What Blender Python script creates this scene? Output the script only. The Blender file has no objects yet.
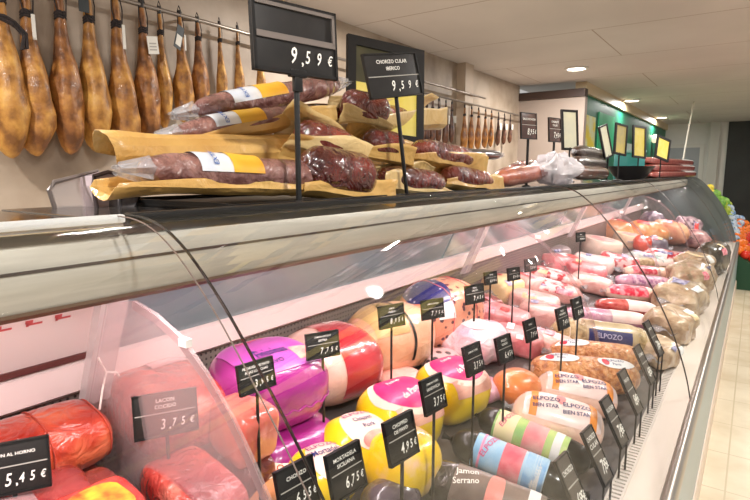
import bpy, bmesh, math, random
from mathutils import Vector, Matrix, Euler, noise

random.seed(7)
PI = math.pi
SC = bpy.context.scene
COL = SC.collection

# ------------------------------------------------------------------ camera
EYE = Vector((0.0, 0.0, 1.45))
F, VPX, HOR = 540.0, 757.0, 172.0          # focal length in pixels, vanishing point of the counter, horizon
Yc = Vector((VPX - 375, 250 - HOR, -F)).normalized()
Zc = Vector((0, F, 250 - HOR)).normalized()
Xc = Yc.cross(Zc)
ROT = Matrix((Xc, Yc, Zc))                 # camera -> world
cam_data = bpy.data.cameras.new('camera')
cam_data.sensor_width = 36.0
cam_data.lens = F / 750.0 * 36.0
cam_data.clip_start = 0.02
cam = bpy.data.objects.new('camera', cam_data)
COL.objects.link(cam)
cam.matrix_world = Matrix.Translation(EYE) @ ROT.to_4x4()
SC.camera = cam

# ------------------------------------------------------------------ exposure, world, lights
SC.view_settings.view_transform = 'Standard'
SC.view_settings.look = 'None'
SC.view_settings.exposure = 0.0
SC.view_settings.gamma = 1.0
SC.view_settings.use_curve_mapping = False

world = bpy.data.worlds.new('shop_ambient')
SC.world = world
world.use_nodes = True
world.node_tree.nodes['Background'].inputs[0].default_value = (1.0, 0.96, 0.93, 1)
world.node_tree.nodes['Background'].inputs[1].default_value = 0.5

CEIL_Z = 2.60
CEILING_LAMPS = [(-1.75, -0.2), (-1.75, 3.1), (-1.75, 6.42), (-1.75, 9.75), (-1.75, 13.1),
                 (0.55, 0.2), (0.55, 3.2), (0.55, 6.4), (0.55, 9.8)]  # first lamp and the aisle row are unseen, added for reflections in the glass


def area_lamp(name, loc, rot, sx, sy, power, color):
    d = bpy.data.lights.new(name, 'AREA')
    d.shape = 'RECTANGLE'
    d.size, d.size_y = sx, sy
    d.energy = power
    d.color = color
    o = bpy.data.objects.new(name, d)
    o.location = loc
    o.rotation_euler = rot
    COL.objects.link(o)
    return o


CASE_LAMP_POWER = 8.5
CASE_LAMP_COLOR = (1.0, 0.85, 0.87)
CASE_LAMPS_Y = [(-1.30, 0.35), (0.45, 2.22), (2.34, 4.09), (4.22, 5.95), (6.10, 7.83)]
for y0, y1 in CASE_LAMPS_Y:
    area_lamp('case_lamp_light', (-0.80, (y0 + y1) / 2, 1.268), (0, math.radians(14), 0), 0.05, y1 - y0,
              CASE_LAMP_POWER, CASE_LAMP_COLOR)
for lx, ly in CEILING_LAMPS:
    d = bpy.data.lights.new('downlight_light', 'AREA')
    d.shape = 'DISK'
    d.size = 0.16
    d.energy = 22.0 if ly > 9 else 52.0
    d.color = (1.0, 0.96, 0.92)
    o = bpy.data.objects.new('downlight_light', d)
    o.location = (lx, ly, CEIL_Z - 0.03)
    COL.objects.link(o)


# ------------------------------------------------------------------ photo-ray helpers (pixel -> point in the room)
def ray(u, v):
    return ROT @ Vector((u - 375, 250 - v, -F))


def onx(u, v, x):
    r = ray(u, v)
    return EYE + r * (x / r.x)


def ony(u, v, y):
    r = ray(u, v)
    return EYE + r * (y / r.y)


def onz(u, v, z):
    r = ray(u, v)
    return EYE + r * ((z - EYE.z) / r.z)


def atd(u, v, depth):
    return EYE + ray(u, v) * (depth / F)


DECK_A = 0.18


def deck_z(x):
    return 0.59 + (-0.24 - x) * DECK_A


def ondeck(u, v, h=0.0):
    r = ray(u, v)
    t = (0.59 - 0.24 * DECK_A + h - EYE.z) / (r.z + DECK_A * r.x)
    return EYE + r * t


# ------------------------------------------------------------------ materials
MATS = {}


def principled(name):
    m = bpy.data.materials.new(name)
    m.use_nodes = True
    return m, m.node_tree, m.node_tree.nodes['Principled BSDF']


def lin(c):
    return tuple(((x / 255.0) / 12.92 if x / 255.0 <= 0.04045 else ((x / 255.0 + 0.055) / 1.055) ** 2.4) for x in c)


def M(name, c1, c2=None, scale=20.0, lo=0.35, hi=0.65, rough=0.5, metal=0.0, bump=0.0, bscale=None,
      coat=0.0, coat_rough=0.08, c3=None, stretch=(1, 1, 1), kind='noise', emit=0.0, spec=None, detail=4.0):
    if name in MATS:
        return MATS[name]
    m, nt, b = principled(name)
    N, L = nt.nodes, nt.links
    b.inputs['Roughness'].default_value = rough
    b.inputs['Metallic'].default_value = metal
    b.inputs['Coat Weight'].default_value = coat
    b.inputs['Coat Roughness'].default_value = coat_rough
    if spec is not None:
        b.inputs['Specular IOR Level'].default_value = spec
    c1 = lin(c1)
    b.inputs['Base Color'].default_value = (*c1, 1)
    if emit:
        b.inputs['Emission Color'].default_value = (*c1, 1)
        b.inputs['Emission Strength'].default_value = emit
    if c2 is not None or bump:
        tc = N.new('ShaderNodeTexCoord')
        mp = N.new('ShaderNodeMapping')
        mp.inputs['Scale'].default_value = stretch
        L.new(tc.outputs['Object'], mp.inputs['Vector'])
    if c2 is not None:
        if kind == 'voronoi':
            t = N.new('ShaderNodeTexVoronoi')
            t.inputs['Scale'].default_value = scale
            out = t.outputs['Distance']
        else:
            t = N.new('ShaderNodeTexNoise')
            t.inputs['Scale'].default_value = scale
            t.inputs['Detail'].default_value = detail
            out = t.outputs['Fac']
        L.new(mp.outputs['Vector'], t.inputs['Vector'])
        r = N.new('ShaderNodeValToRGB')
        r.color_ramp.elements[0].position = lo
        r.color_ramp.elements[0].color = (*c1, 1)
        r.color_ramp.elements[1].position = hi
        r.color_ramp.elements[1].color = (*lin(c2), 1)
        if c3 is not None:
            e = r.color_ramp.elements.new((lo + hi) / 2)
            e.color = (*lin(c3), 1)
        L.new(out, r.inputs['Fac'])
        L.new(r.outputs['Color'], b.inputs['Base Color'])
    if bump:
        t2 = N.new('ShaderNodeTexNoise')
        t2.inputs['Scale'].default_value = bscale or scale
        t2.inputs['Detail'].default_value = 4
        t2.inputs['Distortion'].default_value = 1.2 if coat > .5 else 0.0
        L.new(mp.outputs['Vector'], t2.inputs['Vector'])
        bp = N.new('ShaderNodeBump')
        bp.inputs['Strength'].default_value = bump
        bp.inputs['Distance'].default_value = 0.028 if coat > .5 else 0.012
        L.new(t2.outputs['Fac'], bp.inputs['Height'])
        L.new(bp.outputs['Normal'], b.inputs['Normal'])
        L.new(bp.outputs['Normal'], b.inputs['Coat Normal'])
    MATS[name] = m
    return m


def glass_mat(name, tint=(1, 1, 1), ior=1.45, haze=0.0, haze_col=(1, 1, 1), rough=0.0, bump=0.0, bscale=12, grazing=0.8):
    if name in MATS:
        return MATS[name]
    m = bpy.data.materials.new(name)
    m.use_nodes = True
    nt = m.node_tree
    N, L = nt.nodes, nt.links
    N.remove(N['Principled BSDF'])
    out = N['Material Output']
    tr = N.new('ShaderNodeBsdfTransparent')
    tr.inputs[0].default_value = (*tint, 1)
    gl = N.new('ShaderNodeBsdfGlossy')
    gl.inputs['Roughness'].default_value = rough
    # Schlick reflectance from |normal . view| (a thin sheet reflects the same from both sides)
    geo = N.new('ShaderNodeNewGeometry')
    dt = N.new('ShaderNodeVectorMath')
    dt.operation = 'DOT_PRODUCT'
    L.new(geo.outputs['Incoming'], dt.inputs[1])
    L.new(geo.outputs['Normal'], dt.inputs[0])
    ab = N.new('ShaderNodeMath')
    ab.operation = 'ABSOLUTE'
    L.new(dt.outputs['Value'], ab.inputs[0])
    om = N.new('ShaderNodeMath')
    om.operation = 'SUBTRACT'
    om.use_clamp = True
    om.inputs[0].default_value = 1.0
    L.new(ab.outputs[0], om.inputs[1])
    pw = N.new('ShaderNodeMath')
    pw.operation = 'POWER'
    pw.inputs[1].default_value = 5.0
    L.new(om.outputs[0], pw.inputs[0])
    f0 = ((ior - 1) / (ior + 1)) ** 2
    fr = N.new('ShaderNodeMath')
    fr.operation = 'MULTIPLY_ADD'
    fr.inputs[1].default_value = grazing - f0
    fr.inputs[2].default_value = f0
    L.new(pw.outputs[0], fr.inputs[0])
    if bump:
        tc = N.new('ShaderNodeTexCoord')
        nz = N.new('ShaderNodeTexNoise')
        nz.inputs['Scale'].default_value = bscale
        bp = N.new('ShaderNodeBump')
        bp.inputs['Strength'].default_value = bump
        bp.inputs['Distance'].default_value = 0.02
        L.new(tc.outputs['Object'], nz.inputs['Vector'])
        L.new(nz.outputs['Fac'], bp.inputs['Height'])
        L.new(bp.outputs['Normal'], gl.inputs['Normal'])
        L.new(bp.outputs['Normal'], dt.inputs[0])
    mix = N.new('ShaderNodeMixShader')
    L.new(fr.outputs[0], mix.inputs[0])
    L.new(tr.outputs[0], mix.inputs[1])
    L.new(gl.outputs[0], mix.inputs[2])
    res = mix
    if haze:
        df = N.new('ShaderNodeBsdfDiffuse')
        df.inputs[0].default_value = (*haze_col, 1)
        m2 = N.new('ShaderNodeMixShader')
        m2.inputs[0].default_value = haze
        L.new(mix.outputs[0], m2.inputs[1])
        L.new(df.outputs[0], m2.inputs[2])
        res = m2
    L.new(res.outputs[0], out.inputs['Surface'])
    MATS[name] = m
    return m


BLACK = M('black_plastic', (14, 13, 13), rough=0.42)
SIGN_BLACK = M('sign_face_black', (20, 18, 17), (30, 27, 25), scale=30, rough=0.5)
SIGN_DARKGREY = M('sign_strip_grey', (84, 76, 69), rough=0.4)
WHITE_PRINT = M('white_print', (246, 244, 236), rough=0.6)
GREY_PRINT = M('grey_print', (170, 166, 158), rough=0.6)
CLEAR = glass_mat('clear_acrylic', (0.96, 0.96, 0.96), 1.4)
FILM = glass_mat('clear_film', (0.93, 0.93, 0.94), 1.35, haze=0.16, haze_col=(0.9, 0.9, 0.92), rough=0.12, bump=0.6, bscale=30)
STEEL = M('brushed_steel', (176, 170, 162), (190, 184, 176), scale=8, rough=0.33, metal=0.9, stretch=(30, 1, 30))
WHITE_ENAMEL = M('white_enamel', (236, 232, 228), rough=0.35)
WHITE_PAPER = M('white_paper', (238, 238, 236), rough=0.6)


# ------------------------------------------------------------------ mesh helpers
class MB:
    def __init__(self):
        self.v, self.f, self.m = [], [], []

    def add(self, verts, faces, mi=0):
        o = len(self.v)
        self.v += [Vector(p) for p in verts]
        self.f += [tuple(i + o for i in f) for f in faces]
        self.m += [mi] * len(faces)
        return self

    def box(self, lo, hi, mi=0, mat=None):
        x0, y0, z0 = lo
        x1, y1, z1 = hi
        vs = [Vector(p) for p in ((x0, y0, z0), (x1, y0, z0), (x1, y1, z0), (x0, y1, z0),
                                  (x0, y0, z1), (x1, y0, z1), (x1, y1, z1), (x0, y1, z1))]
        if mat:
            vs = [mat @ p for p in vs]
        return self.add(vs, [(3, 2, 1, 0), (4, 5, 6, 7), (0, 1, 5, 4), (1, 2, 6, 5), (2, 3, 7, 6), (3, 0, 4, 7)], mi)

    def grid(self, fn, nu, nv, mi=0, close_u=False):
        vs = []
        for i in range(nu + (0 if close_u else 1)):
            for j in range(nv + 1):
                vs.append(fn(i / nu, j / nv))
        fs = []
        n = nv + 1
        tot = nu if close_u else nu + 1
        for i in range(nu):
            for j in range(nv):
                a, b = i * n + j, ((i + 1) % tot) * n + j
                fs.append((a, b, b + 1, a + 1))
        return self.add(vs, fs, mi)

    def rings(self, rings, mi=0, cap=True):
        n = len(rings[0])
        vs = [p for r in rings for p in r]
        fs = []
        for i in range(len(rings) - 1):
            for j in range(n):
                a, b = i * n + j, i * n + (j + 1) % n
                fs.append((a, b, b + n, a + n))
        if cap:
            fs.append(tuple(reversed(range(n))))
            fs.append(tuple((len(rings) - 1) * n + j for j in range(n)))
        return self.add(vs, fs, mi)

    def tube(self, pts, r, n=8, mi=0):
        pts = [Vector(p) for p in pts]
        rs = r if isinstance(r, (list, tuple)) else [r] * len(pts)
        rr = []
        for i, p in enumerate(pts):
            t = (pts[min(i + 1, len(pts) - 1)] - pts[max(i - 1, 0)]).normalized()
            a = Vector((0, 0, 1)) if abs(t.z) < 0.9 else Vector((1, 0, 0))
            s = t.cross(a).normalized()
            q = s.cross(t)
            rr.append([p + (s * math.cos(2 * PI * k / n) + q * math.sin(2 * PI * k / n)) * rs[i] for k in range(n)])
        return self.rings(rr, mi)

    def ball(self, c, rx, ry=None, rz=None, n=14, m=9, mi=0):
        ry = ry or rx
        rz = rz or rx
        c = Vector(c)
        rr = []
        for i in range(m + 1):
            ph = -PI / 2 + PI * (i + 0.02) / (m + 0.04)
            rr.append([c + Vector((rx * math.cos(ph) * math.cos(2 * PI * k / n), ry * math.cos(ph) * math.sin(2 * PI * k / n),
                                   rz * math.sin(ph))) for k in range(n)])
        return self.rings(rr, mi)

    def build(self, name, mats, parent=None, world=False, smooth=True, angle=40, bevel=0.0, solid=0.0):
        me = bpy.data.meshes.new(name)
        off = parent.location.copy() if (world and parent is not None) else Vector((0, 0, 0))
        me.from_pydata([p - off for p in self.v], [], self.f)
        if not isinstance(mats, (list, tuple)):
            mats = [mats]
        for x in mats:
            me.materials.append(x)
        me.polygons.foreach_set('material_index', self.m)
        bm = bmesh.new()
        bm.from_mesh(me)
        bmesh.ops.recalc_face_normals(bm, faces=bm.faces)
        if bevel:
            es = [e for e in bm.edges if len(e.link_faces) == 2 and e.calc_face_angle(0) > 0.7]
            bmesh.ops.bevel(bm, geom=es, offset=bevel, segments=2, affect='EDGES', profile=0.6)
        bm.to_mesh(me)
        bm.free()
        if smooth:
            me.shade_smooth()
            me.set_sharp_from_angle(angle=math.radians(angle))
        o = bpy.data.objects.new(name, me)
        COL.objects.link(o)
        if parent is not None:
            o.parent = parent
        if solid:
            md = o.modifiers.new('thickness', 'SOLIDIFY')
            md.thickness = solid
            md.offset = 0
        return o


def tag(o, label=None, cat=None, group=None, kind=None):
    if label:
        o['label'] = label
    if cat:
        o['category'] = cat
    if group:
        o['group'] = group
    if kind:
        o['kind'] = kind
    return o


def thing(name, label, cat, loc=(0, 0, 0), rot=(0, 0, 0), group=None):
    o = bpy.data.objects.new(name, None)
    o.empty_display_size = 0.02
    COL.objects.link(o)
    o.location = loc
    o.rotation_euler = rot
    return tag(o, label, cat, group)


def dup(root, loc=None, rot=None, label=None, scale=None, group=None):
    r = root.copy()
    COL.objects.link(r)
    if loc is not None:
        r.location = loc
    if rot is not None:
        r.rotation_euler = rot
    if scale is not None:
        r.scale = scale
    if label:
        r['label'] = label
    if group:
        r['group'] = group
    for ch in list(root.children):
        c = ch.copy()
        COL.objects.link(c)
        c.parent = r
        for g in ch.children:
            d = g.copy()
            COL.objects.link(d)
            d.parent = c
    return r


TEXT_CACHE = {}


def text2d(s):
    """flat glyph mesh centred on 0, height of the bounding box = 1"""
    if s in TEXT_CACHE:
        return TEXT_CACHE[s]
    cu = bpy.data.curves.new('glyphs', 'FONT')
    cu.body = s
    cu.align_x = 'CENTER'
    cu.resolution_u = 2
    cu.offset = 0.012
    o = bpy.data.objects.new('glyphs', cu)
    COL.objects.link(o)
    dg = bpy.context.evaluated_depsgraph_get()
    dg.update()
    ev = o.evaluated_get(dg)
    me = ev.to_mesh()
    vs = [Vector((p.co.x, p.co.y)) for p in me.vertices]
    fs = [tuple(p.vertices) for p in me.polygons]
    ev.to_mesh_clear()
    bpy.data.objects.remove(o)
    bpy.data.curves.remove(cu)
    y0, y1 = min(p.y for p in vs), max(p.y for p in vs)
    x0, x1 = min(p.x for p in vs), max(p.x for p in vs)
    k = 1.0 / (y1 - y0)
    vs = [Vector(((p.x - (x0 + x1) / 2) * k, (p.y - (y0 + y1) / 2) * k)) for p in vs]
    TEXT_CACHE[s] = (vs, fs, (x1 - x0) * k)
    return TEXT_CACHE[s]


def put_text(mb, s, fn, h, mi=0, cx=0.0, cy=0.0, rot=0.0, shear=0.0, maxw=None, stretch=1.0):
    vs, fs, w = text2d(s)
    kx = h * stretch
    if maxw and w * kx > maxw:
        kx = maxw / w
    c, si = math.cos(rot), math.sin(rot)
    out = []
    for p in vs:
        x, y = p.x * kx + p.y * h * shear, p.y * h
        out.append(fn(cx + x * c - y * si, cy + x * si + y * c))
    mb.add(out, fs, mi)


# ------------------------------------------------------------------ product surfaces
def surf(L, w, h, p=6.0, e=2.0, lump=0.0, freq=8.0, seed=0.0, q=2.0, sag=0.12, taper=0.0, pinch=0.0):
    """closed rounded body: axis along local X, resting on z=0. returns S(t, th, off); th=0 top, + towards local -y"""
    a = 2.0 / e

    def raw(t, th, off=0.0):
        s = abs(2 * t - 1)
        f = max(0.0, 1 - s ** p) ** (1.0 / q)
        f *= 1 + taper * (t - 0.5)
        c, sn = math.cos(th), math.sin(th)
        cc = math.copysign(abs(c) ** a, c)
        ss = math.copysign(abs(sn) ** a, sn)
        x = (t - 0.5) * L
        P = Vector((x, -w / 2 * f * ss, h / 2 * f * cc))
        if lump:
            n = noise.noise(Vector((P.x * freq + seed, P.y * freq, P.z * freq)))
            n2 = noise.noise(Vector((P.x * freq * 2.7 + seed, P.y * freq * 2.7 + 5, P.z * freq * 2.7)))
            P *= 1 + lump * (n + 0.4 * n2)
        if off:
            P += Vector((0.25 * math.copysign(1, t - .5) * (s ** p), -ss, cc)).normalized() * off
        zb = -h / 2 * (1 - sag)
        if P.z < zb:
            P.z = zb + (P.z - zb) * 0.12
        P.z -= zb
        return P
    raw.L, raw.w, raw.h = L, w, h
    return raw


def body_mesh(S, nt=26, nth=28):
    mb = MB()
    rr = []
    for i in range(nt + 1):
        t = 0.5 - 0.5 * math.cos(PI * (i + 0.12) / (nt + 0.24))
        rr.append([S(t, 2 * PI * k / nth) for k in range(nth)])
    mb.rings(rr)
    return mb


def patch(S, t0, t1, a0, a1, off=0.0015, oval=False, nu=16, nv=16, mb=None, mi=0):
    mb = mb or MB()
    if oval:
        tc, ac, dt, da = (t0 + t1) / 2, (a0 + a1) / 2, (t1 - t0) / 2, (a1 - a0) / 2
        mb.grid(lambda i, j: S(tc + dt * j * math.cos(2 * PI * i), ac + da * j * math.sin(2 * PI * i), off), 24, 6, mi, close_u=True)
    else:
        mb.grid(lambda i, j: S(t0 + (t1 - t0) * i, a0 + (a1 - a0) * j, off), nu, nv, mi)
    return mb


def wrap_fn(S, tc, ac, off=0.003):
    r = (S.w + S.h) / 4.0
    return lambda x, y: S(tc + x / S.L, ac - y / r, off)


def end_clip(parent, S, at=1, col=None):
    """gathered film tail with a metal clip at one end of a log"""
    x = S.L / 2 * at
    z = S.h * 0.47
    mb = MB()
    mb.tube([(x * 0.985, 0, z), (x + 0.006 * at, 0, z), (x + 0.012 * at, 0, z), (x + 0.028 * at, 0, z + .002)],
            [0.016, 0.006, 0.005, 0.012], 10)
    return mb.build('film_tail', col or FILM, parent)


def deck_rot(yaw):
    return (Matrix.Rotation(math.atan(DECK_A), 3, 'Y') @ Matrix.Rotation(yaw, 3, 'Z')).to_euler()


def product(name, label, cat, P, yaw, S, mat, group=None, level=False, body='body', nt=26, nth=28):
    """P: base centre"""
    t = thing(name, label, cat, P, (0, 0, yaw) if level else deck_rot(yaw), group)
    body_mesh(S, nt, nth).build(body, mat, t)
    return t


def log_at(uL, vL, uR, vR, r, lift=0.0):
    a, b = ondeck(uL, vL, r + lift), ondeck(uR, vR, r + lift)
    c = (a + b) / 2
    d = b - a
    yaw = math.atan2(d.y, d.x)
    L = math.hypot(d.x, d.y)
    return Vector((c.x, c.y, c.z - r)), yaw, L


# =====================================================================================================
#                                         THE ROOM
# =====================================================================================================
floor_m = M('cream_marble_tile', (226, 214, 188), (206, 190, 160), scale=3.5, lo=0.4, hi=0.72, rough=0.25, detail=8)
nt = floor_m.node_tree
bt = nt.nodes.new('ShaderNodeTexBrick')
bt.offset = 0.0
bt.inputs['Scale'].default_value = 1.0
bt.inputs['Brick Width'].default_value = 0.4
bt.inputs['Row Height'].default_value = 0.4
bt.inputs['Mortar Size'].default_value = 0.004
bt.inputs['Mortar'].default_value = (*lin((200, 186, 158)), 1)
tcn = nt.nodes.new('ShaderNodeTexCoord')
nt.links.new(tcn.outputs['Object'], bt.inputs['Vector'])
rampn = [n for n in nt.nodes if n.type == 'VALTORGB'][0]
nt.links.new(rampn.outputs['Color'], bt.inputs['Color1'])
nt.links.new(rampn.outputs['Color'], bt.inputs['Color2'])
nt.links.new(bt.outputs['Color'], nt.nodes['Principled BSDF'].inputs['Base Color'])

WALL_X = -2.72
X1 = 3.6
Y0R, Y1R = -2.6, 15.2
tag(MB().box((WALL_X - 0.1, Y0R, -0.08), (X1, Y1R, 0)).build('floor', floor_m, smooth=False), kind='structure')

ceil_m = M('ceiling_panel', (212, 204, 198), (204, 196, 190), scale=1.2, rough=0.75)
nt = ceil_m.node_tree
bt = nt.nodes.new('ShaderNodeTexBrick')
bt.offset = 0.5
bt.inputs['Scale'].default_value = 1.0
bt.inputs['Brick Width'].default_value = 2.4
bt.inputs['Row Height'].default_value = 1.2
bt.inputs['Mortar Size'].default_value = 0.006
bt.inputs['Mortar'].default_value = (*lin((168, 150, 136)), 1)
tcn = nt.nodes.new('ShaderNodeTexCoord')
nt.links.new(tcn.outputs['Object'], bt.inputs['Vector'])
rampn = [n for n in nt.nodes if n.type == 'VALTORGB'][0]
nt.links.new(rampn.outputs['Color'], bt.inputs['Color1'])
nt.links.new(rampn.outputs['Color'], bt.inputs['Color2'])
nt.links.new(bt.outputs['Color'], nt.nodes['Principled BSDF'].inputs['Base Color'])
tag(MB().box((WALL_X - 0.1, Y0R, CEIL_Z), (X1, Y1R, CEIL_Z + 0.1)).build('ceiling', ceil_m, smooth=False), kind='structure')

wall_m = M('stone_look_wall', (190, 174, 156), (120, 102, 86), scale=2.2, lo=0.36, hi=0.74, rough=0.55, detail=7, c3=(168, 150, 130))
tag(MB().box((WALL_X - 0.1, Y0R, 0), (WALL_X, 7.3, CEIL_Z)).build('wall_left', wall_m, smooth=False), kind='structure')
pillar_m = M('pale_pillar', (205, 186, 165), (188, 168, 146), scale=2, rough=0.6)
tag(MB().box((WALL_X, 5.42, 0), (WALL_X + 0.10, 5.62, CEIL_Z)).build('trim_1', pillar_m, smooth=False), kind='structure')

far_m = M('pale_grey_far_wall', (226, 224, 218), (214, 212, 206), scale=1.5, rough=0.6)
tag(MB().box((-6.0, Y1R, 0), (-0.62, Y1R + 0.1, CEIL_Z)).build('wall_back', far_m, smooth=False), kind='structure')
dark_m = M('dark_grey_partition', (52, 53, 52), (44, 45, 44), scale=2, rough=0.6)
tag(MB().box((-0.62, Y1R - 0.05, 0), (X1, Y1R + 0.1, CEIL_Z)).build('wall_back_dark', dark_m, smooth=False), kind='structure')
# the far wall's door in its frame
dm = MB()
dm.box((-2.06, Y1R - 0.03, 0), (-1.96, Y1R, 2.12)).box((-1.16, Y1R - 0.03, 0), (-1.06, Y1R, 2.12)).box((-1.96, Y1R - 0.03, 2.03), (-1.16, Y1R, 2.12))
dfr = tag(dm.build('door_1', M('white_door_frame', (215, 212, 204), rough=0.5), smooth=False), kind='structure')
MB().box((-1.96, Y1R - 0.012, 0), (-1.16, Y1R - 0.002, 2.03)).build('door_leaf', M('grey_door', (158, 162, 166), rough=0.4), dfr, smooth=False)
MB().box((-0.98, Y1R - 0.12, 0), (-0.78, Y1R, CEIL_Z)).build('trim_2', M('pale_column', (200, 198, 190), rough=0.5), smooth=False)['kind'] = 'structure'

# white partition with dark top rail, and the green beam running back from it
part_m = M('white_partition', (166, 150, 138), rough=0.5)
tag(MB().box((WALL_X - .1, 7.3, 0), (-1.86, 7.42, 2.40)).build('wall_partition', part_m, smooth=False), kind='structure')
tag(MB().box((WALL_X - .1, 7.27, 2.40), (-1.86, 7.42, 2.50)).build('trim_3', M('dark_brown_rail', (62, 44, 36), rough=0.5), smooth=False), kind='structure')
green_m = M('green_wall_panel', (24, 112, 84), (18, 96, 72), scale=2, rough=0.5)
tag(MB().box((-2.02, 7.42, 0), (-1.92, Y1R, 2.46)).build('wall_green', green_m, smooth=False), kind='structure')
tag(MB().box((-2.02, 7.42, 2.46), (-1.88, Y1R, 2.60)).build('trim_4', M('cream_cornice', (206, 186, 150), rough=0.5), smooth=False), kind='structure')

# recessed ceiling lamps
RING = M('white_lamp_ring', (235, 230, 222), rough=0.4)
DISC = M('lit_lamp_disc', (255, 250, 240), emit=9.0, rough=0.4)


def downlight(label, loc):
    t = thing('ceiling_downlight', label, 'ceiling light', loc, group=None)
    mb = MB()
    n = 32
    prof = [(0.125, 0.0), (0.128, -0.012), (0.115, -0.02), (0.098, -0.016), (0.098, 0.0)]
    mb.rings([[Vector((r * math.cos(2 * PI * k / n), r * math.sin(2 * PI * k / n), z)) for k in range(n)] for r, z in prof], cap=False)
    mb.build('lamp_ring', RING, t)
    d = MB()
    d.rings([[Vector((0.097 * math.cos(2 * PI * k / n), 0.097 * math.sin(2 * PI * k / n), z)) for k in range(n)] for z in (-0.004, -0.009)])
    d.build('lamp_disc', DISC, t)
    return t


LAMP_LABELS = {2: 'round white recessed lamp in the ceiling, nearest of the three lit in view',
               3: 'round white recessed lamp in the ceiling, middle of the three lit in view',
               4: 'round white recessed lamp in the ceiling, farthest one before the back wall',
               1: 'round white recessed lamp in the ceiling at the top edge, above the yellow framed card',
               0: 'unseen round white lamp added in the ceiling over the first hams for glass reflections',
               5: 'unseen round lamp added over the customer aisle for glass reflections, first of its row',
               6: 'unseen round lamp added over the customer aisle for glass reflections, second of its row',
               7: 'unseen round lamp added over the customer aisle for glass reflections, third of its row',
               8: 'unseen round lamp added over the customer aisle for glass reflections, last of its row'}
for i, (lx, ly) in enumerate(CEILING_LAMPS):
    downlight(LAMP_LABELS[i], (lx, ly, CEIL_Z))

# =====================================================================================================
#                                   THE REFRIGERATED DISPLAY CASE
# =====================================================================================================
CY0, CY1 = -1.466, 7.905
SEAMS = [-1.466, 0.407, 2.28, 4.155, 6.03, 7.905]
case = thing('display_case', 'long curved-glass refrigerated deli counter filled with packed meats', 'display counter', (-0.7, 2.3, 0))
W = dict(world=True)


def extr(prof, y0, y1, closed=True, mb=None, mi=0):
    """extrude an (x, z) outline along Y"""
    mb = mb or MB()
    n = len(prof)
    vs = [Vector((x, y0, z)) for x, z in prof] + [Vector((x, y1, z)) for x, z in prof]
    fs = []
    for i in range(n if closed else n - 1):
        j = (i + 1) % n
        fs.append((i, j, j + n, i + n))
    if closed:
        fs.append(tuple(range(n)))
        fs.append(tuple(reversed(range(n, 2 * n))))
    return mb.add(vs, fs, mi)


def H(dz):
    return 1.45 + dz


deck_m = M('case_deck_dark', (84, 76, 74), (70, 64, 62), scale=4, rough=0.4)
extr([(-1.22, deck_z(-1.22)), (-0.262, deck_z(-0.262)), (-0.262, 0.50), (-1.22, 0.50)], CY0, CY1).build('display_deck', deck_m, case, smooth=False, **W)
# air vent: slotted grille along the front edge
vm = MB()
zv = H(-0.862)
ny = int((CY1 - CY0) / 0.020)
for k in range(ny):
    y = CY0 + 0.01 + k * 0.020
    vm.box((-0.259, y, zv - 0.008), (-0.226, y + 0.011, zv + 0.002))
vm.box((-0.263, CY0, zv - 0.012), (-0.257, CY1, zv + 0.003)).box((-0.228, CY0, zv - 0.012), (-0.222, CY1, zv + 0.003))
vm.build('air_grille', M('grille_white', (216, 208, 200), rough=0.4), case, smooth=False, **W)
MB().box((-0.262, CY0, zv - 0.05), (-0.222, CY1, zv - 0.022)).build('air_duct', M('duct_dark', (48, 44, 42), rough=0.8), case, smooth=False, **W)
# white front ledge, steel bumper, painted front and kick plate
extr([(-0.222, H(-0.862)), (-0.138, H(-0.85)), (-0.138, 0.50), (-0.222, 0.50)], CY0, CY1).build(
    'front_ledge', M('ledge_white', (226, 216, 204), rough=0.35), case, smooth=False, **W)
extr([(-0.138, H(-0.846)), (-0.126, H(-0.838)), (-0.112, H(-0.84)), (-0.104, H(-0.852)), (-0.104, H(-0.90)), (-0.138, H(-0.90))], CY0, CY1).build(
    'bumper_rail', STEEL, case, angle=60, **W)
extr([(-0.136, 0.55), (-0.108, 0.55), (-0.105, 0.13), (-0.136, 0.13)], CY0, CY1).build(
    'front_panel', M('front_blue_grey', (150, 168, 170), rough=0.3), case, smooth=False, **W)
extr([(-0.15, 0.13), (-0.100, 0.13), (-0.094, 0.115), (-0.092, 0.0), (-0.15, 0.0)], CY0, CY1).build(
    'kick_plate', M('kick_cream', (226, 206, 186), rough=0.35), case, smooth=False, **W)
MB().box((-1.3, CY0, 0.0), (-0.16, CY1, 0.495)).build('case_base', M('base_grey', (120, 118, 116), rough=0.6), case, smooth=False, **W)

# top shelf with brushed fascia and its dark rear strip
fas = [(-0.735, H(-0.073)), (-0.716, H(-0.088)), (-0.709, H(-0.106)), (-0.708, H(-0.124)), (-0.710, H(-0.148)), (-0.722, H(-0.174)),
       (-0.735, H(-0.180)), (-0.745, H(-0.160)), (-0.875, H(-0.165)), (-0.885, H(-0.203)), (-0.98, H(-0.205)), (-1.06, H(-0.19)), (-1.10, H(-0.15)), (-1.10, H(-0.075))]
fascia_m = M('anodised_fascia', (198, 193, 182), (184, 179, 168), scale=5, rough=0.38, metal=0.25, stretch=(20, 1, 20))
extr(fas, CY0, CY1).build('canopy', fascia_m, case, angle=25, **W)
extr([(-0.712, H(-0.1175)), (-0.7068, H(-0.1175)), (-0.7068, H(-0.1215)), (-0.712, H(-0.1215))], CY0, CY1).build(
    'canopy_groove', M('groove_dark', (70, 60, 54), rough=0.5), case, smooth=False, **W)
extr([(-0.718, H(-0.170)), (-0.7185, H(-0.175)), (-0.732, H(-0.183)), (-0.735, H(-0.178))], CY0, CY1).build(
    'canopy_drip_edge', M('drip_edge_brown', (104, 82, 66), rough=0.5), case, smooth=False, **W)
shelf_glass = M('smoked_shelf_top', (64, 62, 60), rough=0.12, coat=0.3)
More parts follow.
